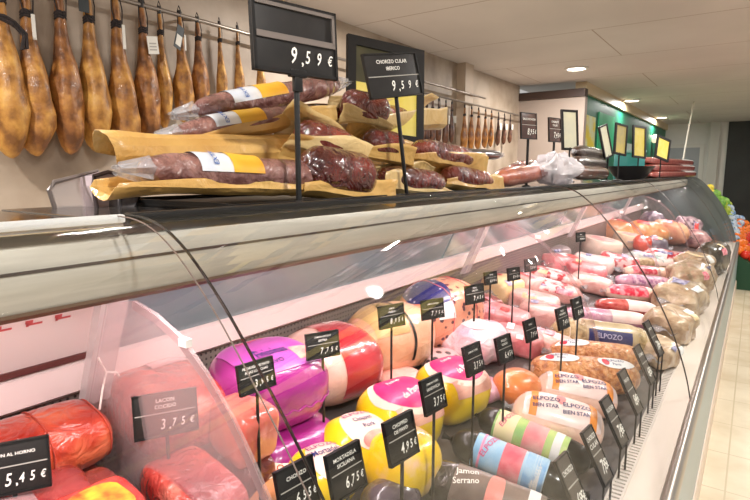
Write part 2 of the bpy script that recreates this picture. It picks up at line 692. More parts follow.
MB().box((-1.10, 0.407, H(-0.074)), (-0.705, CY1, H(-0.066))).build('shelf_top', shelf_glass, case, smooth=False, bevel=0.002, **W)
MB().box((-1.10, CY0, H(-0.074)), (-0.700, 0.404, H(-0.068))).build('shelf_top', M('polished_shelf_steel', (214, 208, 200), rough=0.07, metal=1.0), case, smooth=False, bevel=0.002, **W)
# case lamps: lit tubes under the canopy
TUBE = M('lit_pink_tube', (255, 214, 206), emit=3.0)
for y0, y1 in CASE_LAMPS_Y:
    t = MB().tube([(-0.80, y0, H(-0.172)), (-0.80, y1, H(-0.172))], 0.006, 10)
    t.build('case_lamp', TUBE, case, **W)

# rear: inclined grey sliding panels, white shelf strip, perforated return vent
rear_grey = M('rear_glass_grey', (138, 156, 160), (130, 148, 152), scale=3, rough=0.16, coat=0.35)
rear_white = M('rear_white', (236, 222, 216), rough=0.3)
x_a, z_a, x_b, z_b = -1.205, H(-0.412), -1.085, H(-0.155)
for i in range(5):
    y0, y1 = SEAMS[i] + 0.008, SEAMS[i + 1] - 0.008
    if i == 1:
        y0 = 0.62
    if i == 0:
        y1 = 0.60
    extr([(x_a, z_a), (x_b, z_b), (x_b - 0.012, z_b), (x_a - 0.012, z_a)], y0, y1).build(
        'rear_panel', rear_white if i == 0 else rear_grey, case, smooth=False, **W)
strip_m = M('rear_shelf_white', (244, 226, 220), rough=0.35)
extr([(-1.33, H(-0.405)), (-1.21, H(-0.412)), (-1.195, H(-0.42)), (-1.188, H(-0.478)), (-1.20, H(-0.487)), (-1.33, H(-0.487))], CY0, CY1).build(
    'rear_shelf', strip_m, case, smooth=False, **W)
MB().box((-1.200, CY0, H(-0.411)), (-1.192, 0.60, H(-0.398))).build('rear_slot', M('slot_maroon', (96, 44, 40), rough=0.5), case, smooth=False, **W)
perf = M('perforated_steel', (150, 140, 134), rough=0.4, metal=0.3)
nt = perf.node_tree
vn = nt.nodes.new('ShaderNodeTexVoronoi')
vn.inputs['Scale'].default_value = 62
vn.inputs['Randomness'].default_value = 0.0
rp = nt.nodes.new('ShaderNodeValToRGB')
rp.color_ramp.elements[0].position = 0.30
rp.color_ramp.elements[0].color = (0.015, 0.013, 0.012, 1)
rp.color_ramp.elements[1].position = 0.36
rp.color_ramp.elements[1].color = (0.24, 0.21, 0.19, 1)
tcn = nt.nodes.new('ShaderNodeTexCoord')
nt.links.new(tcn.outputs['Object'], vn.inputs['Vector'])
nt.links.new(vn.outputs['Distance'], rp.inputs['Fac'])
nt.links.new(rp.outputs['Color'], nt.nodes['Principled BSDF'].inputs['Base Color'])
MB().box((-1.225, CY0, 0.60), (-1.212, CY1, H(-0.487))).build('return_vent', perf, case, smooth=False, **W)
MB().box((-1.34, CY0, 0.5), (-1.225, CY1, H(-0.405))).build('rear_body', M('rear_body_grey', (128, 124, 120), rough=0.5), case, smooth=False, **W)
# red printed marks and black slots on the near white rear panel
dx = Vector((x_b - x_a, 0, z_b - z_a)).normalized()
nrm = Vector((dx.z, 0, -dx.x))


def on_rear(y, s, off=0.0015):
    return Vector((x_a, y, z_a)) + dx * s + nrm * off


for yc in (0.41, 0.465, 0.52):
    mk = MB()
    for a, b in (((-.016, .124), (.014, .129)), ((-.018, .129), (-.004, .137)), ((-.016, .122), (-.011, .134))):
        p = [on_rear(yc + a[0], a[1]), on_rear(yc + b[0], a[1]), on_rear(yc + b[0], b[1]), on_rear(yc + a[0], b[1])]
        mk.add(p, [(0, 1, 2, 3)])
    mk.build('red_mark', M('red_print', (206, 92, 92), rough=0.5), case, smooth=False, **W)

# inner dividers: hazy acrylic fins with a bracket at the back
DIV = glass_mat('hazy_divider', (0.97, 0.93, 0.93), 1.25, haze=0.24, haze_col=(0.84, 0.68, 0.67))
DIV_CLEAN = glass_mat('clean_divider', (0.98, 0.96, 0.96), 1.2, haze=0.04, haze_col=(0.84, 0.70, 0.70), grazing=.4)
DIVE_CLEAN = glass_mat('clean_divider_edge', (0.94, 0.90, 0.90), 1.3, haze=0.14, haze_col=(0.70, 0.58, 0.58))
DIVE = glass_mat('divider_edge', (0.90, 0.82, 0.82), 1.4, haze=0.34, haze_col=(0.66, 0.52, 0.52))
BRK = glass_mat('divider_bracket', (0.92, 0.88, 0.87), 1.4, haze=0.5, haze_col=(0.85, 0.80, 0.79))
fin = [(-1.165, -0.50), (-1.062, -0.262), (-0.94, -0.240), (-0.87, -0.256), (-0.80, -0.285), (-0.735, -0.335), (-0.675, -0.395),
       (-0.63, -0.455), (-0.585, -0.525), (-0.545, -0.60), (-0.51, -0.69), (-0.49, -0.775)]
for yd in (0.555, 2.42, 4.29, 6.17):
    o = fin + [(-0.70, -0.77), (-1.165, -0.69)]
    extr([(x, H(z)) for x, z in o], yd - 0.0025, yd + 0.0025).build('divider_panel', DIV if yd < 1 else DIV_CLEAN, case, smooth=False, **W)
    e = MB()
    outer = fin[2:]
    inn = []
    for i, (x, z) in enumerate(outer):
        a = outer[max(i - 1, 0)]
        b = outer[min(i + 1, len(outer) - 1)]
        tx, tz = b[0] - a[0], b[1] - a[1]
        l = math.hypot(tx, tz)
        inn.append((x + tz / l * 0.016, z - tx / l * 0.016))
    pl = outer + inn[::-1]
    extr([(x, H(z)) for x, z in pl], yd - 0.0055, yd - 0.0030).build('divider_edge', DIVE if yd < 1 else DIVE_CLEAN, case, smooth=False, **W)
    MB().box((-0.800, yd - .009, H(-.300)), (-0.778, yd + .004, H(-.286))).build('divider_clip', WHITE_ENAMEL, case, smooth=False, **W)
    extr([(-1.17, H(-0.50)), (-1.068, H(-0.262)), (-1.04, H(-0.258)), (-1.145, H(-0.50))], yd - 0.012, yd + 0.045).build('divider_bracket', BRK, case, smooth=False, **W)

# curved front glass, four panes, with gaskets at their seams
GL = [(-0.700, -0.058), (-0.655, -0.060), (-0.615, -0.070), (-0.575, -0.092), (-0.535, -0.125), (-0.495, -0.165), (-0.455, -0.212), (-0.415, -0.262),
      (-0.375, -0.316), (-0.337, -0.372), (-0.300, -0.432), (-0.265, -0.495), (-0.232, -0.562), (-0.202, -0.632), (-0.175, -0.705), (-0.153, -0.778), (-0.138, -0.846)]


def gl_pt(s):
    k = s * (len(GL) - 1)
    i = min(int(k), len(GL) - 2)
    f = k - i
    p = [Vector(GL[max(0, min(len(GL) - 1, j))]) for j in (i - 1, i, i + 1, i + 2)]
    return 0.5 * ((2 * p[1]) + (p[2] - p[0]) * f + (2 * p[0] - 5 * p[1] + 4 * p[2] - p[3]) * f * f + (3 * p[1] - p[0] - 3 * p[2] + p[3]) * f ** 3)


PANE = glass_mat('counter_glass', (0.985, 0.99, 0.985), 1.17, grazing=0.20)
GASKET = M('gasket_black', (30, 27, 24), rough=0.3)
for i in range(5):
    y0, y1 = SEAMS[i] + 0.002, SEAMS[i + 1] - 0.002
    mb = MB()
    mb.grid(lambda a, b: Vector((gl_pt(b).x, y0 + (y1 - y0) * a, H(gl_pt(b).y))), 1, 64)
    mb.build('glass_pane', PANE, case, solid=0.006, angle=80, **W)
for i in range(1, 6):
    mb = MB()
    mb.tube([(gl_pt(s / 40).x, SEAMS[i], H(gl_pt(s / 40).y)) for s in range(41)], 0.0019, 6)
    mb.build('glass_seam', GASKET, case, **W)
    mb = MB()
    mb.tube([(gl_pt(s / 40).x, SEAMS[i] - 0.016, H(gl_pt(s / 40).y)) for s in range(41)], 0.0010, 6)
    mb.build('glass_edge_line', M('glass_edge_tint', (128, 112, 104), rough=.3), case, **W)
MB().box((-0.702, CY0, H(-0.068)), (-0.690, 0.402, H(-0.056))).build('glass_top_trim', M('silver_trim', (232, 234, 234), rough=0.3, metal=0.3), case, bevel=0.004, **W)
MB().box((-0.716, 0.412, H(-0.068)), (-0.694, CY1, H(-0.056))).build('glass_top_trim', BLACK, case, bevel=0.003, **W)
# far end wall of the case
ep = [(GL[k][0], H(GL[k][1])) for k in range(len(GL))] + [(-1.2, 0.6), (-1.2, H(-0.42)), (-1.1, H(-0.08))]
extr(ep, CY1 + 0.002, CY1 + 0.010).build('end_glass', glass_mat('end_glass', (0.80, 0.83, 0.82), 1.45, haze=0.80, haze_col=(0.15, 0.17, 0.165)), case, smooth=False, **W)

# =====================================================================================================
#                                           PRICE SIGNS
# =====================================================================================================
def yaw_of_vp(u):
    r = ray(u, HOR)
    return math.atan2(r.y, r.x)


def price_sign(label, P, vp, tilt, w, h, lines, price, base_z, lean=0.0, split=0.46, frame=False, pole_r=0.0035, foot=True,
               clips=False, group=None, two_legs=False, face=None):
    """P: centre of the board. The board's right-hand direction runs to the vanishing point at pixel column vp."""
    P = Vector(P)
    th = math.radians(tilt)
    rot = (0, 0, yaw_of_vp(vp))
    hz = P.z - base_z
    t = thing('price_sign', label, 'price sign', (P.x, P.y, base_z), rot, group)
    R = Matrix.Rotation(math.radians(lean), 4, 'Y') @ Matrix.Rotation(-th, 4, 'X')
    Tm = Matrix.Translation((0, 0, hz)) @ R
    dpt = 0.006 if not frame else 0.009
    MB().box((-w / 2, 0, -h / 2), (w / 2, dpt, h / 2), mat=Tm).build('board', face or SIGN_BLACK, t, bevel=0.0012)
    b = MB()
    bw = 0.0035 if not frame else 0.006
    for lo, hi in (((-w / 2, -.002, -h / 2), (w / 2, dpt + .001, -h / 2 + bw)), ((-w / 2, -.002, h / 2 - bw), (w / 2, dpt + .001, h / 2)),
                   ((-w / 2, -.002, -h / 2), (-w / 2 + bw, dpt + .001, h / 2)), ((w / 2 - bw, -.002, -h / 2), (w / 2, dpt + .001, h / 2))):
        b.box(lo, hi, mat=Tm)
    b.build('rim', BLACK, t, smooth=False)
    zs = h / 2 - h * split
    l = MB()
    l.box((-w / 2 + bw, -.0012, zs - h * .010), (w / 2 - bw, .0005, zs + h * .010), mat=Tm)
    if frame:
        l.box((-w / 2 + bw, -.004, zs - h * .045), (w / 2 - bw, .0005, zs + h * .04), mat=Tm)
        l.box((-w / 2 + bw, -.004, h / 2 - bw - h * .05), (w / 2 - bw, .0005, h / 2 - bw), mat=Tm)
        l.box((w / 2 - bw - .006, -.004, zs), (w / 2 - bw, .0005, h / 2 - bw), mat=Tm)
    l.build('divider_strip', M('clear_strip_grey', (120, 112, 108), rough=0.15, coat=1.0) if frame else GREY_PRINT, t, smooth=False)
    fn = lambda x, z: Tm @ Vector((x, -0.0016, z))
    tx = MB()
    n = len(lines)
    for i, s in enumerate(lines):
        z = h / 2 - h * split * (0.5 + (i - (n - 1) / 2) * 0.30) - h * .01
        put_text(tx, s, fn, h * 0.085, cy=z, maxw=w * 0.8)
    if n:
        tx.build('printed_name', WHITE_PRINT, t, smooth=False)
    tx = MB()
    if price:
        digits, hh = price, h * 0.21
        zc = zs - (h * (1 - split)) * 0.46
        xs = w * 0.5 - bw
        spots = [(-0.05, 1.15), (0.12, 0.9), (0.26, 0.9), (0.40, 0.75)]
        for (fx, k), ch in zip(spots, digits):
            put_text(tx, ch, fn, hh * k, cx=w * fx, cy=zc, shear=0.15, stretch=0.68)
        put_text(tx, ',', fn, hh * 0.32, cx=w * 0.05, cy=zc - hh * 0.55)
    tx.build('printed_price', WHITE_PRINT, t, smooth=False)
    pl = MB()
    b0 = R @ Vector((0, 0, -h / 2)) + Vector((0, dpt / 2, 0))
    if two_legs:
        for s in (-1, 1):
            q = R @ Vector((s * w * 0.44, dpt, -h / 2))
            pl = MB()
            pl.tube([(q.x, q.y, 0.0), (q.x, q.y, hz + q.z), tuple(Tm @ Vector((s * w * 0.44, dpt, 0)))], 0.003, 6)
            pl.build('leg', BLACK, t)
    else:
        q = R @ Vector((0, dpt / 2 + .002, -h * 0.3))
        foot_x = q.x + math.tan(math.radians(lean)) * -(hz + q.z)
        pl.tube([(foot_x, q.y, 0.002), (q.x, q.y, hz + q.z)], pole_r, 8)
        pl.build('pole', BLACK, t)
        if frame:
            k = MB()
            k.box((b0.x - .018, b0.y - .006, hz + b0.z - .004), (b0.x + .018, b0.y + .006, hz + b0.z + .010))
            k.box((b0.x - .009, b0.y - .005, hz + b0.z - .03), (b0.x + .009, b0.y + .005, hz + b0.z))
            k.build('clip', BLACK, t, bevel=0.002)
        if foot:
            f = MB()
            f.rings([[Vector((foot_x + r * math.cos(a * PI / 8), q.y + r * math.sin(a * PI / 8), z)) for a in range(16)]
                     for r, z in ((0.020, 0.0), (0.020, 0.003), (0.006, 0.008))])
            f.build('foot', BLACK, t)
    return t


SHELF_Z = H(-0.066)
TRAY_Z = SHELF_Z + 0.010
# the two big signs standing in the tray of wrapped sausages
pA = onx(297, 40, -0.715)
price_sign('big black price sign reading 9,59 euro on a thick pole before the wrapped sausages', pA, 985, 3, 0.184, 0.126, [], '959€',
           SHELF_Z + 0.004, split=0.50, frame=True, pole_r=0.0055)
pB = onx(394, 75, -0.735)
price_sign('leaning black price sign with two white name lines reading 9,59 euro', pB, 1040, 8, 0.170, 0.104, ['CHORIZO CULAR', 'IBERICO'], '959€',
           SHELF_Z + 0.004, lean=-9, split=0.52, frame=False, pole_r=0.005)

SGN = 'price signs stuck among the meats in the case'
# (label, u, v, pixel height, vp, tilt, lines, price)
DECK_SIGNS = [
    ('black price sign in front of the big purple wrapped ham', 257, 376, 31, 862, 10, ['PECHUGA DE PAVO', 'FINAS LONCHAS'], '395€'),
    ('black price sign in front of the red-wrapped round ham', 323, 345, 26, 1300, 8, ['JAMON COCIDO', 'EXTRA'], '775€'),
    ('black price sign in front of the tan ham with a black band', 392, 316, 23, 1100, 8, ['JAMON', 'ASADO'], '895€'),
    ('black price sign in front of the spotted ham in navy printed film', 433, 309, 20, 1250, 8, ['JAMON COCIDO'], '775€'),
    ('black price sign over the nearer pink-topped yellow meat bun', 434, 394, 35, 863, 14, ['JAMON YORK', 'SANDWICH'], '375€'),
    ('black price sign standing before the yellow marbled meat block', 402, 438, 44, 869, 14, ['CHOPPED', 'DE PAVO'], '495€'),
    ('wide black price sign at the bottom edge reading 6,75 euro', 347, 471, 47, 846, 14, ['MORTADELA', 'SICILIANA'], '675€'),
    ('black price sign half hidden at the bottom edge beside the orange packed log', 298, 487, 48, 850, 14, ['CHORIZO'], '655€'),
    ('black price sign just right of the white and pink film bundle', 474, 359, 30, 870, 14, ['JAMON YORK'], '375€'),
    ('grey-looking price sign behind the orange glazed ham', 505, 349, 27, 900, 14, ['POLLO', 'ASADO'], '645€'),
    ('dark price sign on a tall pole over the orange glazed ham', 531, 330, 22, 900, 14, ['PAVO'], '795€'),
    ('dark price sign left of the pair above the tan pepper log', 563, 318, 22, 900, 14, ['PAVO', 'BRASEADO'], '745€'),
    ('dark price sign right of the pair above the tan pepper log', 578, 308, 21, 900, 14, ['LOMO'], '845€'),
    ('small dark price sign right beside the spotted ham', 475, 294, 19, 1100, 8, ['PAVO', 'COCIDO'], '745€'),
    ('small dark price sign on a pole before the yellow-rinded cheese', 491, 278, 13, 1100, 8, ['LACON'], '695€'),
    ('small dark price sign between the yellow-rinded cheese and red packs', 514, 274, 13, 1100, 8, ['LOMO'], '845€'),
    ('small dark price sign behind the first two red-striped packs', 531, 265, 13, 1100, 8, ['BACON'], '585€'),
    ('small dark price sign standing alone by the white wheel far back', 581, 237, 9.5, 1300, 5, ['QUESO'], '985€'),
    ('hazy black price sign seen through the divider on the big roast block', 166, 414, 44, 1500, 8, ['LACON', 'COCIDO'], '375€'),
    ('black price sign reading AL HORNO and 5,45 euro on the roast pork loaf', 12, 466, 42, 1500, 8, ['JAMON AL HORNO'], '545€'),
]
FORWARD = {DECK_SIGNS[0][0]: -0.82, DECK_SIGNS[1][0]: -0.85, DECK_SIGNS[2][0]: -0.83, DECK_SIGNS[3][0]: -0.83, DECK_SIGNS[13][0]: -0.86, DECK_SIGNS[18][0]: -0.92,
           DECK_SIGNS[14][0]: -0.84, DECK_SIGNS[15][0]: -0.82, DECK_SIGNS[16][0]: -0.84, DECK_SIGNS[17][0]: -0.86}
for lab, u, v, hp, vp, tl, lines, price in DECK_SIGNS:
    hm = 0.078
    P = atd(u, v, F * hm / hp)
    r = ray(u, v)
    w = 0.079 if 840 < vp < 910 and u > 280 else 0.108
    if 'AL HORNO' in lab:
        P = onx(u, v + 2, -0.96)
        w, hm = 0.108, 0.086
    elif lab in FORWARD:
        P = onx(u, v, FORWARD[lab])
        k = -(ROT.transposed() @ (P - EYE)).z * hp / F / hm
        w, hm = w * k, hm * k
    price_sign(lab, P, vp, tl, w, hm, lines, price, deck_z(P.x) + 0.001, group=None)

# leaning grey strip labels along the front edge
FRONT = [('leaning dark label with two legs before the dark bottom log', 574, 487, 60, ['CHORIZO'], '695€'),
         ('leaning dark label with two legs before the green-banded log', 598, 455, 56, ['CHORIZO', 'CULAR'], '795€'),
         ('leaning dark label with two legs before the nearer white and orange roll', 615, 421, 46, ['SALCHICHON'], '745€'),
         ('leaning dark label with two legs before the farther white and orange roll', 631, 391, 40, ['PAVO'], '845€'),
         ('leaning dark label with two legs before the oval-labelled tan logs', 645, 364, 34, ['LOMO'], '685€'),
         ('leaning dark label with two legs before the navy-labelled pepper log', 654, 338, 26, ['JAMON'], '785€')]
for lab, u, v, hp, lines, price in FRONT:
    P = onx(u, v, -0.275)
    price_sign(lab, P, 850, 28, 0.066, 0.14, lines, price, 0.592, two_legs=True, face=SIGN_DARKGREY)

# =====================================================================================================
#                                  PACKED MEATS ON THE DECK
# =====================================================================================================
RED_TXT = M('red_lettering', (214, 36, 60), rough=0.5)
PINK_TXT = M('magenta_lettering', (216, 52, 128), rough=0.5)
NAVY = M('navy_print', (40, 44, 104), rough=0.45)
YELLOWP = M('yellow_print', (246, 214, 66), rough=0.45)
DARK_FILM = M('dark_film', (12, 10, 10), (26, 22, 21), scale=14, rough=0.3, coat=0.3, bump=0.3, bscale=25, spec=.2)

# --- three black logs across the front
def black_log(label, pts, r, sleeve_m, sleeve_t, extra, text, text_col, tsize, group='black logs lying across the front of the case', seed=0, see=False, h2=None):
    P, yaw, L = log_at(*pts, r)
    S = surf(L, 2 * r, 2 * r, p=7, lump=0.02, seed=seed, sag=0.06, q=2.2)
    t = product('wrapped_cold_cut_log', label, 'packed meat log', P, yaw, S,
                DARK_FILM if not see else M('see_through_dark_log', (24, 17, 15), (70, 54, 48), scale=7, rough=0.25, coat=1.0, bump=0.3, bscale=20), None)
    a0, a1 = -1.0, 2.3
    lb = patch(S, sleeve_t[0], sleeve_t[1], a0, a1, 0.0016, nu=20, nv=24).build('label_sleeve', sleeve_m, t)
    if extra:
        for (t0, t1, m, oval) in extra:
            patch(S, t0, t1, a0 + .3, a1 - .2, 0.0026, oval=oval).build('label_panel', m, lb)
    mb = MB()
    for s, tc, ac, hh, rot in text:
        put_text(mb, s, wrap_fn(S, tc, ac, 0.0042), hh, rot=rot)
    mb.build('label_lettering', text_col, lb, smooth=False)
    end_clip(t, S, -1, DARK_FILM)
    end_clip(t, S, 1, DARK_FILM)
    return t


PINKMEAT = M('pink_meat_photo', (240, 150, 150), (250, 206, 200), scale=16, rough=0.4)
BLUEL = M('sky_blue_label', (120, 186, 232), (206, 232, 246), scale=7, rough=0.35, coat=0.5)
GREENL = M('green_label', (120, 186, 104), (224, 236, 150), scale=8, rough=0.35, coat=0.5)
SMOKEL = M('smoky_label', (92, 76, 70), (150, 128, 118), scale=9, rough=0.35, coat=0.6)
black_log('dark log with a sky-blue label, middle one of three at the front', (449, 437, 577, 490), 0.046, BLUEL, (0.20, 0.76),
          [(0.42, 0.58, M('rose_panel', (236, 84, 112), (250, 170, 176), scale=14, rough=0.4), False), (0.60, 0.75, M('pale_blue_panel', (176, 214, 240), (110, 170, 226), scale=20, rough=0.4), False), (0.05 + 0.20, 0.27, M('pink_line', (240, 150, 190), rough=.4), False), (0.66, 0.72, WHITE_PAPER, False)],
          [('ELPOZO', 0.31, 0.40, 0.015, 1.25)], PINK_TXT, 0.03, seed=1)
black_log('dark log with a green label, farthest of three at the front', (476, 414, 590, 463), 0.045, GREENL, (0.17, 0.80),
          [(0.44, 0.62, M('rose_green_panel', (238, 130, 140), (250, 196, 190), scale=12, rough=0.4), False), (0.68, 0.75, WHITE_PAPER, False), (0.19, 0.36, M('pale_yellow_panel', (240, 236, 170), (250, 226, 190), scale=16, rough=.4), False)],
          [('ELPOZO', 0.27, 0.3, 0.014, 1.25)], PINK_TXT, 0.03, seed=3)
black_log('dark see-through log with white lettering, nearest of three at the front', (422, 470, 560, 526), 0.052, SMOKEL, (0.22, 0.86),
          [(0.46, 0.58, M('salmon_spot', (226, 138, 128), rough=0.4), True), (0.74, 0.82, WHITE_PAPER, False)],
          [('Jamon', 0.30, 0.2, 0.020, 0.35), ('Serrano', 0.31, 0.6, 0.014, 0.35)], WHITE_PRINT, 0.03, seed=5, see=True)

# --- white and orange rolls
PORK_PINK = M('pale_pink_film', (250, 216, 200), (240, 188, 164), scale=9, rough=0.3, coat=0.8, bump=0.3, bscale=18)
ORANGE = M('orange_band', (238, 146, 56), rough=0.4)
WPINK = M('white_pink_label', (250, 232, 226), (246, 204, 196), scale=10, rough=0.35, coat=0.6)
for lab, pts, r, sd in (('plump white and orange roll, nearer of the two, behind the green-banded log', (508, 404, 600, 430), 0.074, 2),
                        ('white and orange roll behind the plump nearer one', (532, 382, 614, 400), 0.066, 9)):
    P, yaw, L = log_at(*pts, r)
    S = surf(L, 2.1 * r, 2 * r, p=5, lump=0.04, seed=sd, sag=0.14)
    t = product('wrapped_meat_roll', lab, 'packed meat roll', P, yaw, S, PORK_PINK)
    lb = patch(S, 0.1, 0.94, -1.1, 1.15, 0.0016, nu=20).build('label_sleeve', WPINK, t)
    for a, b in ((0.16, 0.24), (0.80, 0.88)):
        patch(S, a, b, -0.6, 1.1, 0.0028, nu=4).build('orange_band', ORANGE, lb)
    mb = MB()
    for tc in (0.33, 0.66):
        put_text(mb, 'ELPOZO', wrap_fn(S, tc, 0.25, 0.0042), 0.016, rot=0.15)
        put_text(mb, 'BIEN STAR', wrap_fn(S, tc, 0.58, 0.0042), 0.012, rot=0.15)
    mb.build('label_lettering', NAVY, lb, smooth=False)
    patch(S, 0.44, 0.54, -0.35, 0.35, 0.003, oval=True).build('round_badge', M('rose_badge', (238, 150, 150), rough=0.4), lb)
    end_clip(t, S, -1)

# --- tan rough logs with oval labels (roast turkey breasts) and the pepper log behind
TAN = M('roast_tan', (170, 98, 52), (222, 164, 108), scale=48, rough=0.35, coat=0.7, bump=0.5, bscale=38, c3=(210, 138, 78))
PEPPER = M('pepper_crust', (150, 124, 82), (212, 186, 140), scale=30, rough=0.4, coat=0.6, bump=0.4, bscale=40, c3=(184, 158, 110))
for lab, pts, r, sd, m, kind in (
        ('rough tan roast log with two white oval labels, nearer of the pair', (528, 366, 636, 376), 0.068, 4, TAN, 'oval'),
        ('rough tan roast log with one white oval label, farther of the pair', (546, 350, 642, 358), 0.062, 6, TAN, 'oval1'),
        ('thick beige log with a navy label and pepper specks', (548, 328, 648, 342), 0.076, 8, PEPPER, 'navy')):
    P, yaw, L = log_at(*pts, r)
    S = surf(L, 2.1 * r, 2 * r, p=5, lump=0.05, seed=sd, sag=0.12)
    t = product('roast_meat_log', lab, 'packed meat log', P, yaw, S, m)
    if kind == 'navy':
        lb = patch(S, 0.28, 0.78, -0.1, 1.5, 0.002, nu=18).build('label_sleeve', M('beige_label', (206, 186, 146), (176, 150, 112), scale=12, rough=0.4, coat=.5), t)
        patch(S, 0.30, 0.72, 0.75, 1.45, 0.0034, nu=18, nv=8).build('navy_panel', NAVY, lb)
        mb = MB()
        put_text(mb, 'ELPOZO', wrap_fn(S, 0.50, 1.08, 0.005), 0.022)
        mb.build('label_lettering', M('pale_lilac_print', (196, 190, 220), rough=.5), lb, smooth=False)
        for k, q in enumerate((0.06, 0.12, 0.18, 0.88)):
            mb = MB()
            mb.tube([S(q, 2 * PI * j / 20, 0.002) for j in range(21)], 0.0018, 5)
            mb.build('string', M('cream_string', (236, 224, 200), rough=.7), t)
    else:
        for tc, ac in (((0.22, 0.1), (0.72, 0.25)) if kind == 'oval' else ((0.2, 0.1),)):
            lb = patch(S, tc - 0.17, tc + 0.17, ac - 0.38, ac + 0.42, 0.002, oval=True).build('oval_label', WHITE_PAPER, t)
            mb = MB()
            put_text(mb, 'ELPOZO', wrap_fn(S, tc, ac - .1, 0.004), 0.013)
            put_text(mb, 'Pavo', wrap_fn(S, tc, ac + .15, 0.004), 0.012)
            mb.build('label_lettering', NAVY, lb, smooth=False)
            mb = MB()
            patch(S, tc - 0.13, tc - 0.06, ac - 0.2, ac + 0.25, 0.0034, oval=True, mb=mb)
            mb.build('red_seal', RED_TXT, lb)
    end_clip(t, S, -1)
    end_clip(t, S, 1)

# --- red-labelled logs further back
REDL = M('red_floral_label', (222, 40, 70), (250, 150, 160), scale=36, rough=0.35, coat=0.7, lo=.42, hi=.6)
LILAC = M('lilac_film', (226, 176, 190), (196, 130, 160), scale=16, rough=0.3, coat=0.8, bump=.3)
SALAMI_RED = M('salami_red', (176, 46, 46), (220, 110, 100), scale=26, rough=0.3, coat=.8)
for lab, pts, r, sd, bm_, sm_, rng in (
        ('pink log with a plain lilac wrapper behind the pepper log', (560, 312, 650, 322), 0.048, 1, LILAC, WPINK, (0.5, 0.9)),
        ('dark red salami log with a white label end, behind the lilac one', (594, 303, 656, 310), 0.046, 2, SALAMI_RED, WPINK, (0.45, 0.95)),
        ('bright red flowered log with a cream end, fourth behind the pepper log', (603, 290, 664, 296), 0.052, 3, PORK_PINK, REDL, (0.03, 0.62)),
        ('pale log with a purple printed wrapper behind the bright red one', (614, 279, 672, 284), 0.050, 4, LILAC, M('purple_print', (150, 84, 130), (236, 190, 204), scale=40, rough=.4, coat=.6), (0.2, 0.8)),
        ('pink-white log with red print, fifth row back near the front glass', (622, 270, 678, 274), 0.050, 5, PORK_PINK, REDL, (0.1, 0.5)),
        ('beige wrapped log at the sixth row near the front glass', (632, 262, 684, 265), 0.050, 6, PEPPER, WPINK, (0.3, 0.7)),
        ('lilac wrapped log at the seventh row near the front glass', (641, 254, 690, 257), 0.052, 7, LILAC, REDL, (0.3, 0.6))):
    P, yaw, L = log_at(*pts, r)
    S = surf(L, 2.2 * r, 2 * r, p=5, lump=0.04, seed=sd, sag=0.12)
    t = product('wrapped_meat_log', lab, 'packed meat log', P, yaw, S, bm_)
    patch(S, rng[0], rng[1], -1.4, 1.5, 0.002, nu=14).build('label_sleeve', sm_, t)
    end_clip(t, S, -1)
    end_clip(t, S, 1)

# --- yellow ball hams, yellow buns with pink labels
YELLOW = M('yellow_casing', (248, 206, 4), (250, 216, 24), scale=6, rough=0.3, coat=0.8, bump=0.12, bscale=14)
MARBLE = M('yellow_pink_marble', (248, 206, 4), (246, 200, 160), scale=14, lo=.5, hi=.68, rough=0.3, coat=.8)
MAGENTA = M('magenta_label', (220, 14, 100), (228, 50, 124), scale=18, rough=0.4, coat=0.2)
CREAM = M('cream_label', (252, 226, 208), (250, 204, 186), scale=8, rough=0.4)
PINKPAW = M('pink_picture', (240, 140, 136), (250, 190, 170), scale=22, rough=.4)


def ball_ham(label, u, v, L, w, h, yaw, text, lift=0.0, seed=0.0):
    c = ondeck(u, v, h / 2 + lift)
    S = surf(L, w, h, p=3.0, e=2.2, lump=0.02, seed=seed, sag=0.10)
    t = product('yellow_ham', label, 'packed ham', (c.x, c.y, c.z - h / 2), math.radians(yaw), S, YELLOW)
    lb = patch(S, 0.22, 0.86, -0.65, 1.05, 0.002, oval=True).build('printed_label', CREAM, t)
    patch(S, 0.36, 0.78, 0.42, 1.0, 0.0032, oval=True).build('meat_picture', PINKPAW, lb)
    mb = MB()
    put_text(mb, text[0], wrap_fn(S, 0.54, -0.32, 0.0044), 0.016)
    mb.build('brand_lettering', M('plum_lettering', (150, 60, 120), rough=.5), lb, smooth=False)
    mb = MB()
    put_text(mb, text[1], wrap_fn(S, 0.54, -0.02, 0.0044), 0.014)
    put_text(mb, text[2], wrap_fn(S, 0.56, 0.22, 0.0044), 0.013)
    mb.build('name_lettering', NAVY, lb, smooth=False)
    return t


ball_ham('round yellow ham with navy chopped pork lettering, beneath the purple one', 352, 443, 0.20, 0.175, 0.155, 72, ('ELPOZO', 'Chopped', 'Pork'), seed=2)
ball_ham('smaller round yellow ham with navy mortadella lettering at the bottom edge', 318, 472, 0.175, 0.155, 0.13, 72, ('ELPOZO', 'Mortadela', 'Pavo'), seed=7)


